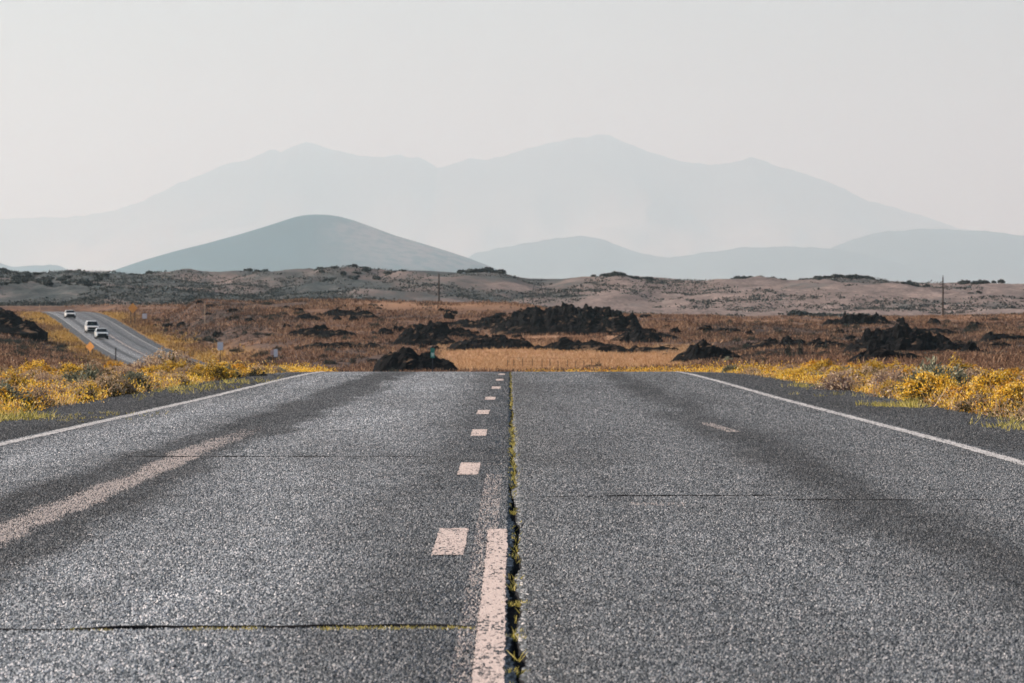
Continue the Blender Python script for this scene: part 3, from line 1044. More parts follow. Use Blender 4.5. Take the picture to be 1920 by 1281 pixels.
BOULD = [boulder_mesh(k) for k in range(5)]
bfirst = [True] * 5
for u0, u1, v0, v1, num, words in (
        (690, 870, 612, 690, 22, "by the lava piles left of the straw field"),
        (800, 1010, 584, 655, 30, "between the long berm and the left wing"),
        (905, 1260, 580, 655, 44, "around the foot of the largest dome"),
        (1200, 1410, 620, 680, 18, "by the mound right of the straw field"),
        (1530, 1800, 585, 682, 60, "over the dark lava on the right-hand slope"),
        (1780, 1960, 612, 690, 14, "near the boulder heap and dead branch"),
        (530, 720, 574, 632, 26, "around the flat patches on the brown slope"),
        (275, 480, 568, 640, 22, "on the stony hillside right of the far road"),
        (-30, 90, 578, 640, 16, "on the stony hillock at the left edge")):
    for _ in range(num):
        u, v = random.uniform(u0, u1), random.uniform(v0, v1)
        yc = np.arange(500, 945, 3.0)
        vv = HOR - (land((u - 960) / FPX * yc, yc) - CAM_H) * FPX / yc
        hit = np.nonzero(vv < v)[0]
        if not len(hit) or hit[0] == 0:
            continue
        y = float(yc[hit[0]])
        x = (u - 960) / FPX * y
        if abs(x - float(road_c(y))) < 10:
            continue
        k = random.randrange(5)
        o = BOULD[k] if bfirst[k] else BOULD[k].copy()
        if not bfirst[k]:
            col.objects.link(o)
        bfirst[k] = False
        sc_ = random.uniform(.3, 1.0) ** 2.0 * .95 + .16
        o.location = (x, y, float(land(x, y)) + .1 * sc_)
        o.rotation_euler = (0, 0, random.uniform(0, 6.28))
        o.scale = (sc_ * random.uniform(1, 2.2), sc_, sc_ * random.uniform(.5, .95))
        tag(o, f"small lava boulder {words}", "lava rock", f"lava boulders {words}")

outcrop("low broken lava shelf linking the left wing with the hump before it",
        [(770, 612), (790, 602), (815, 600), (840, 606), (865, 612), (885, 622), (900, 630)], 632, 770, 10, seed=41, lump=1.3)
outcrop("low broken lava shelf trailing right from the largest dome",
        [(1150, 634), (1170, 620), (1195, 614), (1220, 618), (1245, 622), (1275, 632)], 634, 800, 10, seed=42, lump=1.3)
outcrop("dark broken lava step on the brown slope left of the nearest pile",
        [(560, 650), (590, 640), (630, 638), (665, 642), (700, 640), (730, 650)], 652, 690, 8, seed=43, lump=1.4)
outcrop("long low lava band above the right-hand verge, left of the spilling flow",
        [(1400, 650), (1430, 636), (1470, 632), (1510, 636), (1550, 634), (1590, 650)], 651, 690, 8, seed=44, lump=1.4)

# ------------------------------------------------------------------ plants
def rand_dirs(n, zmin=0.0):
    z = rng.uniform(zmin, 1, n)
    a = rng.uniform(0, 2 * math.pi, n)
    r = np.sqrt(np.maximum(0, 1 - z * z))
    return np.stack([r * np.cos(a), r * np.sin(a), z], 1)


def rand_unit(n):
    v = rng.normal(size=(n, 3))
    return v / np.linalg.norm(v, axis=1, keepdims=True)


def quads(c, size, aspect=1.0, axis=None, lean=.0):
    """Small leaf faces at points c; long axis along 'axis' where given."""
    n = len(c)
    a = rand_unit(n) if axis is None else axis + lean * rand_unit(n)
    a = a / np.linalg.norm(a, axis=1, keepdims=True)
    b = np.cross(a, rand_unit(n))
    b = b / np.maximum(1e-6, np.linalg.norm(b, axis=1, keepdims=True))
    s = np.broadcast_to(np.asarray(size, float), (n,))[:, None] / 2
    a, b = a * s * aspect, b * s
    V = np.stack([c - a - b * .6, c - a * .2 + b, c + a + b * .5, c + a * .3 - b], 1).reshape(-1, 3)
    return V, np.arange(n * 4).reshape(n, 4)


def blades(base, tip, width):
    n = len(base)
    d = tip - base
    s = np.cross(d, rand_unit(n))
    s = s / np.maximum(1e-6, np.linalg.norm(s, axis=1, keepdims=True)) * np.broadcast_to(np.asarray(width, float), (n,))[:, None]
    V = np.stack([base - s / 2, base + s / 2, tip + s * .15, tip - s * .15], 1).reshape(-1, 3)
    return V, np.arange(n * 4).reshape(n, 4)


def joinq(items):
    V, F, n = [], [], 0
    for v, f in items:
        V.append(v); F.append(f + n); n += len(v)
    return np.concatenate(V), np.concatenate(F)


def dome(n, Rx, Hh, zmin=.05, seed=0, lo=.85):
    d = rand_dirs(n, zmin)
    lump = 1 + .45 * fbm(d[:, 0] * 2.2 + seed * 7.1, d[:, 1] * 2.2 + d[:, 2] * 1.5, 3, seed)
    rr = lump * rng.uniform(lo, 1.03, n)
    return np.stack([d[:, 0] * Rx * rr, d[:, 1] * Rx * rr, (d[:, 2] * .92 + .08) * Hh * rr], 1), d


def proto_brush(name, label, cat, Rx, Hh, nst, nleaf, nfl, m_leaf, m_fl, m_tw, seed, fl_name="blossom", fsize=.024, flz=.22, per=6):
    root = empty(name)
    tag(root, label, cat)
    tips, d = dome(nst, Rx, Hh, .08, seed)
    base = rng.normal(0, .04, (nst, 3)) * np.array([1, 1, 0]) * Rx / .4
    v, f = blades(base, tips * .97, .008)
    mesh_np("stem", v, f, m_tw, root)["kind"] = "stuff"
    pick = rng.integers(0, nst, nleaf)
    k = rng.uniform(.35, 1.0, nleaf)[:, None] ** .7
    c = base[pick] + (tips[pick] - base[pick]) * k + rng.normal(0, .03, (nleaf, 3)) * Rx / .4
    c[:, 2] = np.abs(c[:, 2]) + .01
    v, f = quads(c, .022 * (Rx / .4) ** .5, 3.0, axis=tips[pick] / np.linalg.norm(tips[pick], axis=1, keepdims=True), lean=.6)
    mesh_np("foliage", v, f, m_leaf, root)
    if nfl:
        t2, d2 = dome(nfl, Rx, Hh, flz, seed, .92)
        c = np.repeat(t2, per, 0) + rng.normal(0, .022, (nfl * per, 3))
        c[:, 2] = np.maximum(c[:, 2], .03)
        v, f = quads(c, rng.uniform(.6, 1.3, len(c)) * fsize, 1.3)
        mesh_np(fl_name, v, f, m_fl, root)["kind"] = "stuff"
    return root


def copy_tree(root):
    r = root.copy()
    col.objects.link(r)
    for ch in root.children:
        c = ch.copy()
        col.objects.link(c)
        c.parent = r
    return r


PROTO_Y = [proto_brush("rabbitbrush", "x", "shrub", .36 + .05 * (k % 3), .42 + .06 * (k % 2), 130, 1100, 300 if k != 3 else 200, L_brushleaf,
                       [L_flower, L_flower, L_tan, L_flower, L_ochre][k], L_twig, 100 + k) for k in range(5)]
PROTO_D = [proto_brush("dry_shrub", "x", "shrub", .42, .40 + .05 * k, 420, 500, 170, L_dry, L_tan, L_dry, 200 + k, "seed_fluff", .022, .1, 4) for k in range(3)]
PROTO_S = [proto_brush("sagebrush", "x", "shrub", .44, .44, 170, 3400, 0, L_sage, L_tan, L_twig, 300 + k, "seed_fluff", .02, .4, 3) for k in range(2)]
PROTO_K = [proto_brush("dark_shrub", "x", "shrub", .55, .5, 90, 1000, 0, L_dark, None, L_twig, 400 + k) for k in range(2)]
used = {}


def put(protos, k, x, y, s, label, group=None, sz=None, sink=.02, cat="shrub"):
    p = protos[k % len(protos)]
    r = p if p.name not in used else copy_tree(p)
    used[p.name] = 1
    z = float(land(x, y))
    r.location = (x, y, z - sink * s)
    r.rotation_euler = (0, 0, random.uniform(0, 6.28))
    r.scale = (s, s, sz or s)
    if "group" in r:
        del r["group"]
    tag(r, label, cat, group)
    return r


def put_px(protos, k, u, vb, y, s, label, group=None, sz=None):
    return put(protos, k, (u - 960) / FPX * y, y, s, label, group, sz)


# shrubs one can point at
put(PROTO_Y, 1, 5.15, 70.5, .85, "round golden rabbitbrush touching the right asphalt edge, its near side in shade", sz=.8)
put(PROTO_S, 1, 5.60, 75.5, 1.0, "large pale grey green sagebrush standing behind the round golden bush on the right verge", sz=1.08)
put(PROTO_Y, 0, 5.95, 70.0, .85, "golden rabbitbrush with a hollow dark centre, right of the pale sagebrush", sz=.9)
put(PROTO_D, 0, 4.85, 84.0, .85, "rounded mauve grey dry shrub among yellow bushes on the right verge")
put(PROTO_D, 1, 5.45, 82.0, .85, "reddish brown dry shrub just left of the pale sagebrush")
put(PROTO_Y, 3, -5.15, 98.0, .75, "bright yellow bush sitting closest to the left asphalt edge near the road crest")
put(PROTO_S, 0, -8.6, 87.0, .85, "bluish sagebrush rising behind the yellow strip on the left verge")
put(PROTO_S, 0, -5.85, 64.0, .8, "grey green sagebrush at the left picture edge beside the asphalt")
put(PROTO_K, 0, -4.75, 106.0, .40, "small dark bush at the left asphalt edge close to the road crest")
put(PROTO_K, 1, -5.0, 103.0, .36, "tiny dark brown bush left of the small dark bush at the asphalt edge")

# the yellow strips
cand = []
for side in (-1, 1):
    for _ in range(4000):
        y = rng.uniform(57, 128)
        lat = side * (5.35 - .5 * smooth(70, 120, y) + abs(rng.normal(0, 1)) * (1.1 + (y - 55) * .025))
        x = lat + float(road_c(y))
        u = x / y * FPX + 960
        if -40 < u < 1960:
            cand.append((y, x, side))
random.shuffle(cand)
placed = [(5.15, 70.5, .45), (5.55, 75.5, .5), (5.95, 70, .4), (4.85, 84, .4), (5.45, 82, .4), (-5.15, 98, .3)]
ny = {-1: 0, 1: 0}
nd = {-1: 0, 1: 0}
ns = {-1: 0, 1: 0}
SIDE = {-1: "left", 1: "right"}
for y, x, side in cand:
    if ny[-1] >= 145 and ny[1] >= 145:
        break
    s = random.uniform(.40, .85) * float(np.interp(y, [58, 75, 100, 125], [.9, .9, .72, .55]))
    if random.random() < .16:
        s *= 1.35
    rr = .25 * s
    if any((x - a) ** 2 + ((y - b) * .5) ** 2 < (rr + c * .62) ** 2 for a, b, c in placed):
        continue
    q = random.random()
    if q < .27 and nd[side] < 62:
        nd[side] += 1
        put(PROTO_D, random.randrange(3), x, y, s * .95, f"dry grey brown shrub scattered in the yellow strip along the {SIDE[side]} road edge", f"dry shrubs along the {SIDE[side]} road edge")
    elif q < .34 and ns[side] < 16:
        ns[side] += 1
        put(PROTO_S, random.randrange(2), x, y, s * .85, f"small grey green sagebrush mixed into the yellow strip along the {SIDE[side]} road edge", f"small sagebrush along the {SIDE[side]} road edge")
    elif ny[side] < 145:
        ny[side] += 1
        kk = random.choice((0, 1, 2, 2, 3, 4))
        look = {2: "pale tan rabbitbrush gone to seed", 4: "ochre orange rabbitbrush"}.get(kk, "yellow flowering rabbitbrush")
        put(PROTO_Y, kk, x, y, s, f"{look} crowded in the strip along the {SIDE[side]} road edge", f"{look} along the {SIDE[side]} road edge",
            sz=s * random.uniform(.75, 1.15))
    else:
        continue
    placed.append((x, y, rr / .62))

for k, (u, y, s_) in enumerate(((285, 101, .85), (310, 104, .95), (338, 107, .9), (262, 99, .7))):
    put(PROTO_D if k != 1 else PROTO_Y, (k, 2, k, k)[k], (u - 960) / FPX * y, y, s_, ["tallest pale tan dry shrub before the lower end of the far road", "tall tan rabbitbrush covering the near end of the far road",
        "pale dry shrub covering the right edge of the far road's near end", "low pale dry shrub left of the tall shrubs before the far road"][k], sz=s_ * 1.15)

# dark shrubs on the middle slopes
put_px(PROTO_K, 0, 738, 690, 470, 1.25, "round black bush at the road crest, left of the nearest lava pile", sz=1.5)
put_px(PROTO_K, 1, 1104, 690, 590, .95, "left one of two small dark bushes at the foot of the straw field")
put_px(PROTO_K, 0, 1121, 690, 590, 1.15, "right one of two small dark bushes at the foot of the straw field", sz=1.3)
put_px(PROTO_K, 0, 1478, 672, 600, .62, "left one of two tall slim dark shrubs on the right slope", sz=3.6)
put_px(PROTO_K, 1, 1500, 674, 600, .66, "right one of two tall slim dark shrubs on the right slope", sz=3.9)
put_px(PROTO_S, 1, 1365, 672, 560, 1.5, "bushy yellow green shrub cluster at the far end of the right verge")
for k in range(210):
    y = random.uniform(480, 930)
    side = random.random()
    u = random.uniform(-20, 190) if side < .35 else (random.uniform(330, 720) if side < .65 else random.uniform(1310, 1930))
    x = (u - 960) / FPX * y
    if abs(x - float(road_c(y))) < 9:
        continue
    where = "left of the far road" if u < 250 else ("on the brown slope between far road and lava" if u < 800 else "on the brown slope right of the lava")
    put(PROTO_K, k, x, y, random.uniform(.8, 1.9), f"small dark shrub dotted {where}", f"dark shrubs {where}", sz=random.uniform(.8, 1.5))


for k in range(34):
    y = random.uniform(590, 1000)
    x = float(road_c(y)) + random.choice((-1, 1)) * random.uniform(7.2, 12.5)
    put(PROTO_K, k, x, y, random.uniform(.6, 1.3), "small dark shrub in the golden brush beside the far road", "dark shrubs in the golden brush beside the far road", sz=random.uniform(.7, 1.2))

# masses of grass nobody could count
def tufts(x, y, nb, height, width, spread=.10):
    n = len(x)
    z = land(x, y)
    b = np.repeat(np.stack([x, y, z - .01], 1), nb, 0)
    b[:, :2] += rng.normal(0, 1, (n * nb, 2)) * spread * np.repeat(height, nb)[:, None]
    hh = np.repeat(height, nb) * rng.uniform(.55, 1.1, n * nb)
    tip = b + np.stack([rng.normal(0, .38, n * nb) * hh, rng.normal(0, .38, n * nb) * hh, hh], 1)
    return blades(b, tip, np.repeat(width, nb))


def verge_points(n, y0, y1, lo, sc, grow=0.03):
    y = rng.uniform(y0, y1, n)
    side = rng.choice([-1, 1], n)
    lat = side * (lo - .5 * smooth(70, 120, y) + np.abs(rng.normal(0, 1, n)) * (sc + (y - 55) * grow))
    return lat + road_c(y), y


x, y = verge_points(6500, 55, 130, 5.25, .9, .03)
v1 = tufts(x, y, 7, rng.uniform(.06, .24, len(x)) * np.interp(y, [58, 110], [1, .55]), np.full(len(x), .013), .3)
stuff(mesh_np("roadside_grass", *v1, L_golden), "golden grass filling the yellow strips along both road edges", "grass")
x, y = verge_points(2200, 55, 130, 5.2, 1.1, .035)
v1 = tufts(x, y, 6, rng.uniform(.12, .36, len(x)) * np.interp(y, [58, 110], [1, .55]), np.full(len(x), .010), .3)
stuff(mesh_np("pale_grass", *v1, L_straw), "pale straw grass standing among the roadside shrubs", "grass")

# ragged low scrub that knits the strips together
x, y = verge_points(2600, 56, 132, 5.25, .95, .028)
hh = rng.uniform(.10, .30, len(x)) * np.interp(y, [58, 85, 120], [1, .9, .62])
yb = rng.uniform(130, 310, 620)
xb = road_c(yb) + rng.choice([-1, 1], 620) * (5.5 + np.abs(rng.normal(0, 2.4, 620)))
x, y, hh = np.concatenate([x, xb]), np.concatenate([y, yb]), np.concatenate([hh, rng.uniform(.25, .55, 620) * np.interp(yb, [130, 300], [.75, 1.2])])
n = 62
t, d = dome(len(x) * n, 1, 1, .05, 900, .55)
c = np.repeat(np.stack([x, y, land(x, y)], 1), n, 0) + t * np.repeat(hh, n)[:, None] * np.array([1.35, 1.35, 1.0])
loc = .5 + .9 * fbm(x / .9, y / 2.6, 3, 601) + .35 * (rng.random(len(x)) - .5)
pick = np.repeat(loc, n) + .3 * (rng.random(len(c)) - .5) + .3 * (t[:, 2] - .5)
up = np.array([0, 0, 1.0]) + .5 * t
for nm, m, mat, lab in (("golden_scrub", pick > .52, L_flower, "ragged golden flowering scrub knitting the roadside strips together"),
                        ("ochre_scrub", (pick > .36) & (pick <= .52), L_ochre, "ragged ochre scrub between the roadside shrubs"),
                        ("dull_scrub", (pick > .15) & (pick <= .36), L_brushleaf, "dull olive brown leaves under the roadside scrub"),
                        ("tan_scrub", (pick > .02) & (pick <= .15), L_tan, "pale tan seed heads among the roadside scrub"),
                        ("dry_scrub", pick <= .02, L_dry, "dry mauve grey twigs among the roadside scrub")):
    stuff(mesh_np(nm, *quads(c[m], rng.uniform(.010, .022, m.sum()) * np.interp(c[m][:, 1], [110, 250], [1, 1.9]), 1.9, axis=up[m], lean=.9), mat), lab, "scrub")

# weeds: in the seam, the cracks and on the shoulders
wx, wy, wh = [], [], []
for _ in range(1100):
    yv = rng.uniform(14, 118)
    dens = .55 if (33 < yv < 52) else (.26 if 62 < yv < 100 else .18)
    if rng.random() < dens:
        wx.append(float(road_c(yv)) + np.interp(yv, [0, 40, 125], [.185, .178, .135]) + rng.normal(0, .012)); wy.append(yv); wh.append(rng.uniform(.006, .020) * (1.0 if yv < 55 else .7))
for yv, n in ((19.5, 12), (17.45, 9), (15.7, 8), (28.7, 8)):
    for _ in range(n):
        wx.append(float(road_c(yv)) + .19 + rng.normal(0, .014)); wy.append(yv + rng.normal(0, .05)); wh.append(rng.uniform(.003, .012))
for lo, hi, n in ((-.45, .05, 110), (-.85, -.62, 40), (-1.2, -1.08, 25)):
    for _ in range(n):
        xx = rng.uniform(lo, hi)
        wx.append(xx + float(road_c(17.7))); wy.append(17.75 + .06 * (xx + 1.75) + rng.normal(0, .03)); wh.append(rng.uniform(.004, .012))
n_small = len(wx)
x = np.array(wx); y = np.array(wy)
b = np.stack([x, y, road_h(y) - .012], 1)
nb = 6
bb = np.repeat(b, nb, 0) + rng.normal(0, 1, (len(b) * nb, 3)) * np.array([.008, .02, 0])
hh = np.repeat(np.array(wh), nb) * rng.uniform(.5, 1.2, len(bb)) + .011
tt = bb + np.stack([rng.normal(0, .5, len(bb)) * hh, rng.normal(0, .5, len(bb)) * hh, hh], 1)
stuff(mesh_np("crack_weeds", *blades(bb, tt, .0042), L_green), "yellow green weeds growing out of the centre seam and pavement cracks", "weeds")

wx, wy, wh = [], [], []
for cx, cy, sx, sy, n, h in ((-5.12, 56.5, .22, 1.0, 55, .10), (-4.85, 58, .25, 1.0, 26, .05), (4.42, 66.5, .20, .5, 60, .055), (4.60, 66.0, .04, .3, 16, .11), (-4.75, 84, .35, 3.5, 60, .07),
                             (-4.5, 93, .25, 3, 40, .06), (4.55, 88, .2, 2, 25, .06), (4.6, 52.0, .2, 1.0, 30, .05), (4.4, 77, .3, 1.2, 12, .05), (-4.2, 58, .25, 2, 26, .03), (5.0, 57, .15, 1.5, 12, .05)):
    wx.append(rng.normal(cx, sx, n)); wy.append(rng.normal(cy, sy, n)); wh.append(rng.uniform(.5, 1.2, n) * h)
x, y, h = np.concatenate(wx), np.concatenate(wy), np.concatenate(wh)
b = np.stack([x, y, road_h(y) - .03], 1)
bb = np.repeat(b, 6, 0) + rng.normal(0, .02, (len(b) * 6, 3)) * np.array([1, 1, 0])
hh = np.repeat(h, 6) * rng.uniform(.5, 1.2, len(bb)) + .03
tt = bb + np.stack([rng.normal(0, .55, len(bb)) * hh, rng.normal(0, .55, len(bb)) * hh, hh], 1)
stuff(mesh_np("shoulder_weeds", *blades(bb, tt, .010), L_green), "sparse yellow green weeds on the dark road shoulders", "weeds")

# slopes beyond the crest
n = 150000
y = 380 + (1010 - 380) * rng.uniform(0, 1, n) ** .8
u = rng.uniform(-60, 1980, n)
x = (u - 960) / FPX * y
ok = (np.abs(x - road_c(y)) > 7.5) & ~((u > 830) & (u < 1290) & (y > 480) & (y < 705))
x, y = x[ok], y[ok]
u = x / y * FPX + 960
st = np.maximum(smooth(262, 300, u) * (1 - smooth(430, 640, u)) * smooth(720, 800, y), smooth(1180, 1330, u) * smooth(560, 640, y) * (1 - smooth(830, 900, y)))
st = np.maximum(st, (1 - smooth(110, 190, u)) * smooth(520, 600, y))
st = np.maximum(st, .7 * smooth(330, 400, u) * (1 - smooth(760, 820, u)) * smooth(480, 560, y) * (1 - smooth(660, 720, y)))
clump = vnoise(x / 5, y / 16, 71) + .6 * vnoise(x / 1.7, y / 5, 72)
ok = clump > -.10 + .10 * st + .35 * (rng.random(len(x)) - .5)
x, y = x[ok], y[ok]
stuff(mesh_np("brown_grass", *tufts(x, y, 4, rng.uniform(.10, .62, len(x)) ** 1.2, rng.uniform(.04, .12, len(x)), .45), L_brown), "brown dry grass covering the slopes beyond the road crest", "grass")
n = 16000
y = rng.uniform(520, 720, n)
u = rng.uniform(820, 1310, n)
x = (u - 960) / FPX * y
stuff(mesh_np("straw_grass", *tufts(x, y, 4, rng.uniform(.15, .38, n), rng.uniform(.04, .08, n), .35), L_straw), "pale straw field in front of the black lava", "grass")
n = 16000
y = rng.uniform(990, 1340, n)
u = rng.uniform(-60, 1980, n)
x = (u - 960) / FPX * y
ok = (np.abs(x - road_c(y)) > 7) & (vnoise(x / 6, y / 20, 271) + .8 * vnoise(x / 2, y / 8, 272) > -.1)
x, y = x[ok], y[ok]
stuff(mesh_np("plain_grass", *tufts(x, y, 4, rng.uniform(.12, .6, len(x)), rng.uniform(.08, .2, len(x)), .6), L_brown), "reddish dry grass on the plain below the far hills", "grass")
# low dark scrub that roughens the stony slopes
n = 70000
y = 470 + 500 * rng.uniform(0, 1, n)
u = rng.uniform(-60, 1980, n)
x = (u - 960) / FPX * y
st = np.maximum(smooth(262, 300, u) * (1 - smooth(430, 640, u)) * smooth(720, 800, y), smooth(1180, 1330, u) * smooth(560, 640, y) * (1 - smooth(840, 920, y)))
st = np.maximum(st, (1 - smooth(110, 190, u)) * smooth(520, 600, y))
clump = vnoise(x / 6, y / 22, 171) + .7 * vnoise(x / 2, y / 7, 172)
ok = (np.abs(x - road_c(y)) > 8.5) & ~((u > 830) & (u < 1290) & (y > 480) & (y < 705)) & (clump > .30 - .34 * st + .3 * (rng.random(n) - .5))
x, y = x[ok], y[ok]
stuff(mesh_np("dark_ground_scrub", *tufts(x, y, 5, rng.uniform(.08, .42, len(x)), rng.uniform(.05, .13, len(x)), .8), L_dim), "low dark brown scrub roughening the stony slopes", "scrub")
# far golden verges
n = 5500
y = rng.uniform(560, 1040, n)
lat = rng.choice([-1, 1], n) * (5.6 + np.abs(rng.normal(0, 2.3, n)))
x = lat + road_c(y)
stuff(mesh_np("far_verge_brush", *tufts(x, y, 5, rng.uniform(.12, .55, n), rng.uniform(.07, .16, n), .4), L_farverge), "golden brush lining both sides of the distant road", "brush")
n = 5000
y = rng.uniform(128, 420, n)
u = np.where(rng.random(n) < .5, rng.uniform(-40, 560, n), rng.uniform(1200, 1960, n))
x = (u - 960) / FPX * y
ok = np.abs(x - road_c(y)) > 6
x, y = x[ok], y[ok]
stuff(mesh_np("slope_brush", *tufts(x, y, 9, rng.uniform(.10, .30, len(x)), rng.uniform(.025, .05, len(x)), .6), L_brown), "low brown brush behind the yellow roadside strips", "brush")


# junipers and scrub on the sage hills
def juniper_mesh(k):
    parts = []
    for j in range(5):
        c0 = np.array([rng.normal(0, .3), rng.normal(0, .3), rng.uniform(.25, .5)])
        t, d = dome(70, .62, .75, -.2, 500 + k * 7 + j, .6)
        parts.append(quads(t + c0 * np.array([1, 1, .6]), rng.uniform(.28, .5, 70), 1.2))
    v, f = joinq(parts)
    v[:, 2] = np.maximum(v[:, 2], -.15)
    return v, f


JUN = []
for k in range(4):
    v, f = juniper_mesh(k)
    o = mesh_np("juniper", v, f, L_teal)
    JUN.append(o)
first = [True] * 4
zones = [  # u range, rows, how many, size, words
    (268, 300, 1840, 1850, 5, 1.5, "in the dark clump on the far left skyline hump"),
    (-20, 200, 1560, 1830, 46, 1.7, "on the dark left shoulder of the far hills"),
    (455, 500, 1830, 1850, 7, 1.3, "on the skyline knoll left of the cone's middle"),
    (600, 760, 1700, 1845, 30, 1.5, "on the dark hill below the blue cone"),
    (862, 945, 1835, 1850, 16, 1.5, "along the flat skyline clump right of the left pole"),
    (1110, 1250, 1740, 1848, 30, 1.4, "on the rounded dark knoll in the middle of the far hills"),
    (1372, 1470, 1835, 1850, 18, 1.4, "in the flat dark clump on the pale skyline"),
    (1500, 1640, 1835, 1850, 26, 1.6, "on the long dark skyline clump left of the right pole"),
    (1690, 1760, 1835, 1850, 10, 1.3, "in the small skyline clump just left of the right pole"),
    (1785, 1890, 1835, 1850, 18, 1.4, "in the skyline clump right of the right pole"),
    (1480, 1560, 1330, 1400, 12, 1.5, "in the dark thicket at the foot of the pale hills"),
    (1690, 1740, 1650, 1720, 10, 1.2, "in the scattered row on the pale right hillside"),
    (1790, 1860, 1650, 1700, 10, 1.2, "in the streak on the pale hillside right of the right pole"),
]
for u0, u1, y0, y1, num, s, words in zones:
    for _ in range(num + num // 4):
        k = random.randrange(4)
        y = random.uniform(y0, y1)
        u = random.uniform(u0, u1)
        x = (u - 960) / FPX * y
        o = JUN[k] if first[k] else JUN[k].copy()
        if not first[k]:
            col.objects.link(o)
        first[k] = False
        ss = s * random.uniform(.35, .85)
        o.location = (x, y, float(land(x, y)))
        o.rotation_euler = (0, 0, random.uniform(0, 6.28))
        o.scale = (ss * 1.25, ss, ss * random.uniform(.7, 1.1))
        if "group" in o:
            del o["group"]
        tag(o, f"dark blue green juniper {words}", "juniper", f"junipers {words}")

n = 46000
y = rng.uniform(1350, 1850, n)
u = rng.uniform(-60, 1980, n)
x = (u - 960) / FPX * y
dens = vnoise(x / 26, y / 90, 77) + .5 * vnoise(x / 9, y / 30, 78) + .16 * (1 - smooth(300, 1500, u))
ok = dens > -.02 + .42 * rng.random(n)
x, y = x[ok], y[ok]
c = np.stack([x, y, land(x, y) + .18], 1)
c = np.repeat(c, 5, 0) + rng.normal(0, .5, (len(x) * 5, 3)) * np.array([1, 1, .3])
stuff(mesh_np("far_scrub", *quads(c, rng.uniform(.14, .46, len(c)), 1.5), L_teal), "dark blue green scrub speckling the far hills", "scrub")


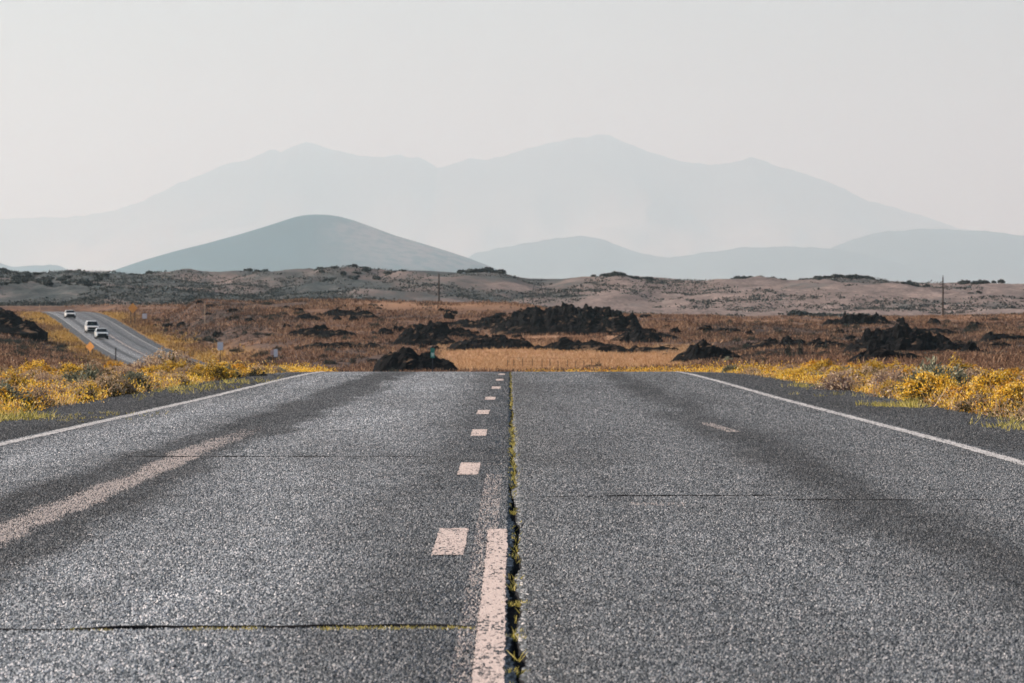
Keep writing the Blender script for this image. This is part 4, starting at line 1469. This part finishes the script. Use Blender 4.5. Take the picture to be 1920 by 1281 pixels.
# ------------------------------------------------------------------ vehicles
def vehicle(name, label, cat, u, y, paintm, Lh, W, Ht, hood, cowl, header, roof_end, tail_h, group=None, lat=None):
    """Front of the vehicle faces local -Y."""
    lat = lat
    x = float(road_c(y)) + lat
    slope = (float(road_h(y + 4)) - float(road_h(y - 4))) / 8
    root = empty(name, (x, y, float(road_h(y)) + .005))
    root.rotation_euler = (math.atan(slope), 0, .109 + .03)
    root.scale = (.94, .94, .94)
    tag(root, label, cat, group)
    hw = W / 2
    belt = hood + .06
    f0 = -Lh / 2
    st = [(f0, hood - .32, .84), (f0 + .07, hood - .12, .93), (f0 + .25, hood - .03, .98), (cowl - .02, hood + .06, 1.0), (cowl + .25 * (header - cowl), belt + .25 * (Ht - belt), 1.0),
          (cowl + .6 * (header - cowl), belt + .64 * (Ht - belt), 1.0), (header, Ht - .03, 1.0), (header + .35, Ht, 1.0), ((header + roof_end) / 2, Ht, 1.0), (roof_end, Ht - .04, 1.0),
          (roof_end + .35 * (Lh / 2 - roof_end), tail_h + .6 * (Ht - tail_h), .99), (Lh / 2 - .1, tail_h, .97), (Lh / 2, tail_h - .3, .9)]
    V, F = [], []
    for yy, zt, k in st:
        w = hw * k
        zm = min(zt - .02, belt)
        wt = w - .05 - .20 * max(0, zt - belt) / max(.1, Ht - belt)
        half = [(w * .90, .26), (w * .985, .42), (w, .62), (w * .985, zm), (wt + .02, zt - .05 if zt - .05 > zm else zm + .008), (wt - .08, zt)]
        ring = half + [(-a, b) for a, b in reversed(half)]
        V += [(a, yy, b) for a, b in ring]
    m = 12
    for k in range(len(st) - 1):
        for j in range(m):
            F.append((k * m + j, (k + 1) * m + j, (k + 1) * m + (j + 1) % m, k * m + (j + 1) % m))
    F.append(tuple(range(m)))
    F.append(tuple((len(st) - 1) * m + j for j in range(m - 1, -1, -1)))
    mesh_np("body", V, F, paintm, root)
    # glass, set just proud of the body
    def top_at(t):
        return belt + t * (Ht - belt)
    mb = MB()
    z0, z1 = belt + .05, Ht - .10
    t0, t1 = .08, .88
    ya, yb = cowl + t0 * (header - cowl), cowl + t1 * (header - cowl)
    za, zb = top_at(t0) + .035, top_at(t1) + .03
    wa, wb = hw - .13, hw - .26
    mb.add([(-wa, ya - .02, za), (wa, ya - .02, za), (wb, yb - .02, zb), (-wb, yb - .02, zb), (-wa, ya + .02, za - .03), (wa, ya + .02, za - .03), (wb, yb + .02, zb - .03), (-wb, yb + .02, zb - .03)],
           [(0, 1, 2, 3), (7, 6, 5, 4), (0, 4, 5, 1), (3, 2, 6, 7), (0, 3, 7, 4), (1, 5, 6, 2)])
    mb.build("windscreen", M_glass, root)
    for sgn in (-1, 1):
        mb = MB()
        a0, a1 = cowl + .5 * (header - cowl), roof_end - .1
        wl, wu = hw - .005, hw - .20
        pts = [(sgn * wl, a0 - .25, belt + .06), (sgn * wl, a1 + .2, belt + .06), (sgn * wu, a1 - .05, Ht - .12), (sgn * wu, header + .1, Ht - .12)]
        inn = [(p[0] - sgn * .05, p[1], p[2]) for p in pts]
        fs = [(0, 1, 2, 3), (7, 6, 5, 4), (0, 4, 5, 1), (1, 5, 6, 2), (2, 6, 7, 3), (3, 7, 4, 0)]
        mb.add(pts + inn, fs).build("side_window", M_glass, root)
        hb = MB()
        hb.box((sgn * (hw - .24), f0 + .045, hood - .22), (.30, .12, .13))
        hb.build("headlight", M_lamp, root)
        mm = MB()
        mm.box((sgn * (hw + .08), cowl + .25, belt + .10), (.16, .08, .12))
        mm.build("mirror", paintm, root)
    MB().box((0, f0 - .015, hood - .26), (W * .72, .09, .34)).build("grille", M_black, root)  # large black grille, also darkens the front in place of shade
    bm_ = MB()
    bm_.box((0, f0 + .02, .42), (W * .92, .18, .30))
    bm_.box((0, f0 + .25, .25), (W * .84, .5, .10))
    bm_.build("bumper", M_black, root)  # black bumper, part of the painted shade on the front
    MB().box((0, Lh / 2 + .01, .42), (W * .86, .10, .2)).build("rear_bumper", M_black, root)
    for sx in (-1, 1):
        for wy in (f0 + .85, Lh / 2 - .85):
            t = MB()
            t.tube([(sx * (hw - .20), wy, .34), (sx * (hw + .015), wy, .34)], .34, 18)
            tyre = t.build("wheel", M_tyre, root)
            r_ = MB()
            r_.tube([(sx * (hw + .016), wy, .34), (sx * (hw + .024), wy, .34)], .22, 14)
            r_.build("rim", M_rim, tyre)
    return root


vehicle("white_car", "farthest white car, just over the top of the distant road, coming towards us", "car", 129, 975, M_white_car, 4.5, 1.86, 1.48, .92, -.95, -.25, 1.15, 1.0, lat=-2.3)
vehicle("white_van", "white van coming down the distant road, partly hidden by the car ahead", "van", 174, 874, M_white_car, 5.0, 2.05, 1.95, 1.08, -1.45, -.85, 2.25, 1.75, lat=-2.1)
vehicle("white_car", "nearest silver white car with dark front, coming down the distant road ahead of the van", "car", 188, 838, M_silver_car, 4.6, 1.95, 1.66, 1.0, -1.05, -.35, 1.75, 1.1, lat=-1.95)


# ------------------------------------------------------------------ signs and posts
def foot(u, y):
    x = (u - 960) / FPX * y
    return Vector((x, y, float(land(x, y))))


def two_post_sign(label, u, v, y, size, yaw, mat, squash=1.0):
    p = foot(u, y)
    zc = CAM_H - (v - HOR) / FPX * y
    r = empty("warning_sign", p, yaw)
    tag(r, label, "road sign")
    hgt = zc - p.z
    s = size / 2
    e = .02
    MB().add([(0, -e, hgt - s), (s * squash, -e, hgt), (0, -e, hgt + s), (-s * squash, -e, hgt), (0, e, hgt - s), (s * squash, e, hgt), (0, e, hgt + s), (-s * squash, e, hgt)],
             [(0, 1, 2, 3), (7, 6, 5, 4), (0, 4, 5, 1), (1, 5, 6, 2), (2, 6, 7, 3), (3, 7, 4, 0)]).build("sign_panel", mat, r)
    for sx in (-1, 1):
        MB().box((sx * s * .42, .06, (hgt + s * .3) / 2 - .2), (.09, .07, hgt + s * .3 + .4)).build("post", M_post, r)
    return r


two_post_sign("orange diamond sign on two posts, right of the distant road where it tops the rise", 249, 578, 930, 1.70, -.25, M_orange)
two_post_sign("nearer orange diamond sign on two posts, at the left shoulder of the distant road", 169, 650, 728, 1.3, -.5, M_orange)


def flat_sign(label, u, v, y, w, h, mat, yaw=0.0, name="road_sign", post=M_post, extra=None):
    p = foot(u, y)
    zc = CAM_H - (v - HOR) / FPX * y
    r = empty(name, p, yaw)
    tag(r, label, "road sign")
    hgt = zc - p.z
    b = MB()
    b.box((0, -.02, hgt), (w, .025, h))
    b.box((0, -.02, hgt), (w * .9, .031, h * 1.04))
    b.build("sign_panel", mat, r)
    MB().box((0, .03, (hgt + h * .4) / 2 - .2), (.07, .06, hgt + h * .4 + .4)).build("post", post, r)
    if extra:
        extra(r, hgt)
    return r


flat_sign("small white sign on a thin post right of the orange sign at the road top", 271, 593, 905, .75, .75, M_whitesign)
flat_sign("white upright sign panel in the golden brush right of the distant road", 413, 649, 600, .60, .82, M_whitesign)


def pink_wing(r, hgt):
    MB().box((-.26, .05, hgt + .03), (.26, .025, .38)).build("side_panel", M_pinksign, r)
    MB().box((-.16, .10, hgt / 2 - .1), (.06, .06, hgt + .1)).build("post", M_wood, r)


flat_sign("white sign with a faded pink side panel, nearest sign left of the road crest", 517, 662, 430, .30, .56, M_whitesign, .12, extra=pink_wing)


def mile(r, hgt):
    MB().box((.0, -.037, hgt - .10), (.17, .006, .22)).build("reflector", M_mint, r)


flat_sign("narrow green milepost standing before the nearest black lava pile", 811, 662, 360, .27, .60, M_green, 0, "milepost", extra=mile)


def post(name, label, u, v0, v1, y, rad, mat, cat="post"):
    x = (u - 960) / FPX * y
    z1 = CAM_H - (v0 - HOR) / FPX * y
    z0 = min(float(land(x, y)), CAM_H - (v1 - HOR) / FPX * y)
    o = MB().tube([(0, 0, -.4), (0, 0, (z1 - z0) * .6), (0, 0, z1 - z0)], [rad, rad * .95, rad * .9], 10).build(name, mat)
    o.location = (x, y, z0)
    tag(o, label, cat)
    return o


post("delineator_post", "short dark post on the left shoulder where the distant road comes into view", 217, 652, 673, 690, .09, M_post)
post("marker_post", "thin pale post on the dark brown slope left of the lava patches", 384, 568, 608, 860, .06, M_palewood)
post("marker_post", "thin pale post in the red plain at the far left", 74, 571, 590, 1080, .08, M_palewood)


def utility_pole(label, u, vt, y, rad):
    p = foot(u, y)
    r = empty("utility_pole", p)
    tag(r, label, "utility pole")
    hgt = CAM_H - (vt - HOR) / FPX * y - p.z
    MB().tube([(0, 0, -1), (0, 0, hgt * .5), (0, 0, hgt - .5)], [rad, rad * .85, rad * .7], 10).build("pole", M_wood, r)
    MB().tube([(0, 0, hgt - .5), (0, 0, hgt - .2), (0, 0, hgt)], [.07, .09, .05], 8).build("insulator", M_post, r)
    MB().box((0, 0, hgt - 1.0), (.12, 1.9, .12)).build("crossarm", M_wood, r)
    return r


utility_pole("dark utility pole rising behind the brown slope, left of the picture's middle", 823, 511, 1500, .27)
utility_pole("tall dark utility pole on the right, breaking the hill skyline", 1768, 516, 1250, .22)


def lattice_tower():
    y = 1600
    p = foot(1008, y)
    r = empty("lattice_tower", p)
    tag(r, "faint lattice power tower before the grey hills, behind the largest lava dome", "power tower")
    top = CAM_H - (522 - HOR) / FPX * y - p.z
    for sx in (-1, 1):
        MB().tube([(sx * 1.9, 0, -.5), (sx * .9, 0, top * .7), (sx * 1.1, 0, top)], .09, 6).build("leg", M_post, r)
    b = MB()
    for k in range(5):
        z0, z1 = top * k / 5, top * (k + 1) / 5
        w0, w1 = 1.9 - 1.3 * min(1, k / 4), 1.9 - 1.3 * min(1, (k + 1) / 4)
        b.tube([(-w0, 0, z0), (w1, 0, z1)], .05, 5)
        b.tube([(w0, .05, z0), (-w1, .05, z1)], .05, 5)
    b.build("bracing", M_post, r)
    MB().box((0, 0, top * .9), (5.4, .14, .18)).build("crossarm", M_post, r)


lattice_tower()


def wire_fence():
    y = 585.0
    r = empty("wire_fence", foot(1040, y))
    tag(r, "low wire fence with thin brown posts along the front of the straw field", "fence")
    o = r.location
    tops = []
    for k, u in enumerate(np.linspace(950, 1125, 12)):
        p = foot(u + random.uniform(-3, 3), y) - o
        h = .95 + random.uniform(-.12, .12)
        MB().tube([p + Vector((0, 0, -.3)), p + Vector((random.uniform(-.03, .03), 0, h))], [.05, .04], 7).build("post", M_fence, r)
        tops.append(p)
    for f in (.35, .7, 1.08):
        MB().tube([p + Vector((0, -.06, f)) for p in tops], .008, 5).build("wire", M_wire, r)


wire_fence()


def dead_branch():
    y = 560
    p = foot(1851, y)
    r = empty("dead_branch", p)
    tag(r, "pale bare dead branch leaning to the right beside the dark boulder heap", "dead branch")
    z0 = CAM_H - (683 - HOR) / FPX * y - p.z
    MB().tube([(-.1, 0, min(0, z0) - .2), (.15, 0, z0 + .25), (.7, .1, z0 + .65), (1.35, .1, z0 + 1.05)], [.085, .075, .06, .03], 7).build("limb", M_palewood, r)
    MB().tube([(.7, .1, z0 + .65), (.95, .2, z0 + 1.0), (1.05, .2, z0 + 1.25)], [.045, .03, .012], 6).build("twig", M_palewood, r)
    MB().tube([(1.1, .1, z0 + .9), (1.5, 0, z0 + 1.35), (1.75, 0, z0 + 1.55)], [.035, .025, .01], 6).build("twig", M_palewood, r)


dead_branch()

# ------------------------------------------------------------------ air
zmin = -60.0
hv = MB().box((0, (-200 + 146000) / 2, (zmin + 4300) / 2), (110000, 146200, 4300 - zmin))
hz = NT("haze_air")
pv = hz.n("VolumePrincipled")
pv.inputs["Color"].default_value = (.71, .92, 1.0, 1)
pv.inputs["Absorption Color"].default_value = (1, 1, 1, 1)
pv.inputs["Density"].default_value = 2.9e-5
pv.inputs["Anisotropy"].default_value = 0.64
hz.t.links.new(pv.outputs[0], hz.out.inputs["Volume"])
ho = hv.build("haze", hz.m)
stuff(ho, "pale blue haze filling the air towards the distant mountains", "haze")
for o in PROTO_Y + PROTO_D + PROTO_S + PROTO_K:
    if o.name not in used:
        for ch in list(o.children):
            bpy.data.objects.remove(ch)
        bpy.data.objects.remove(o)
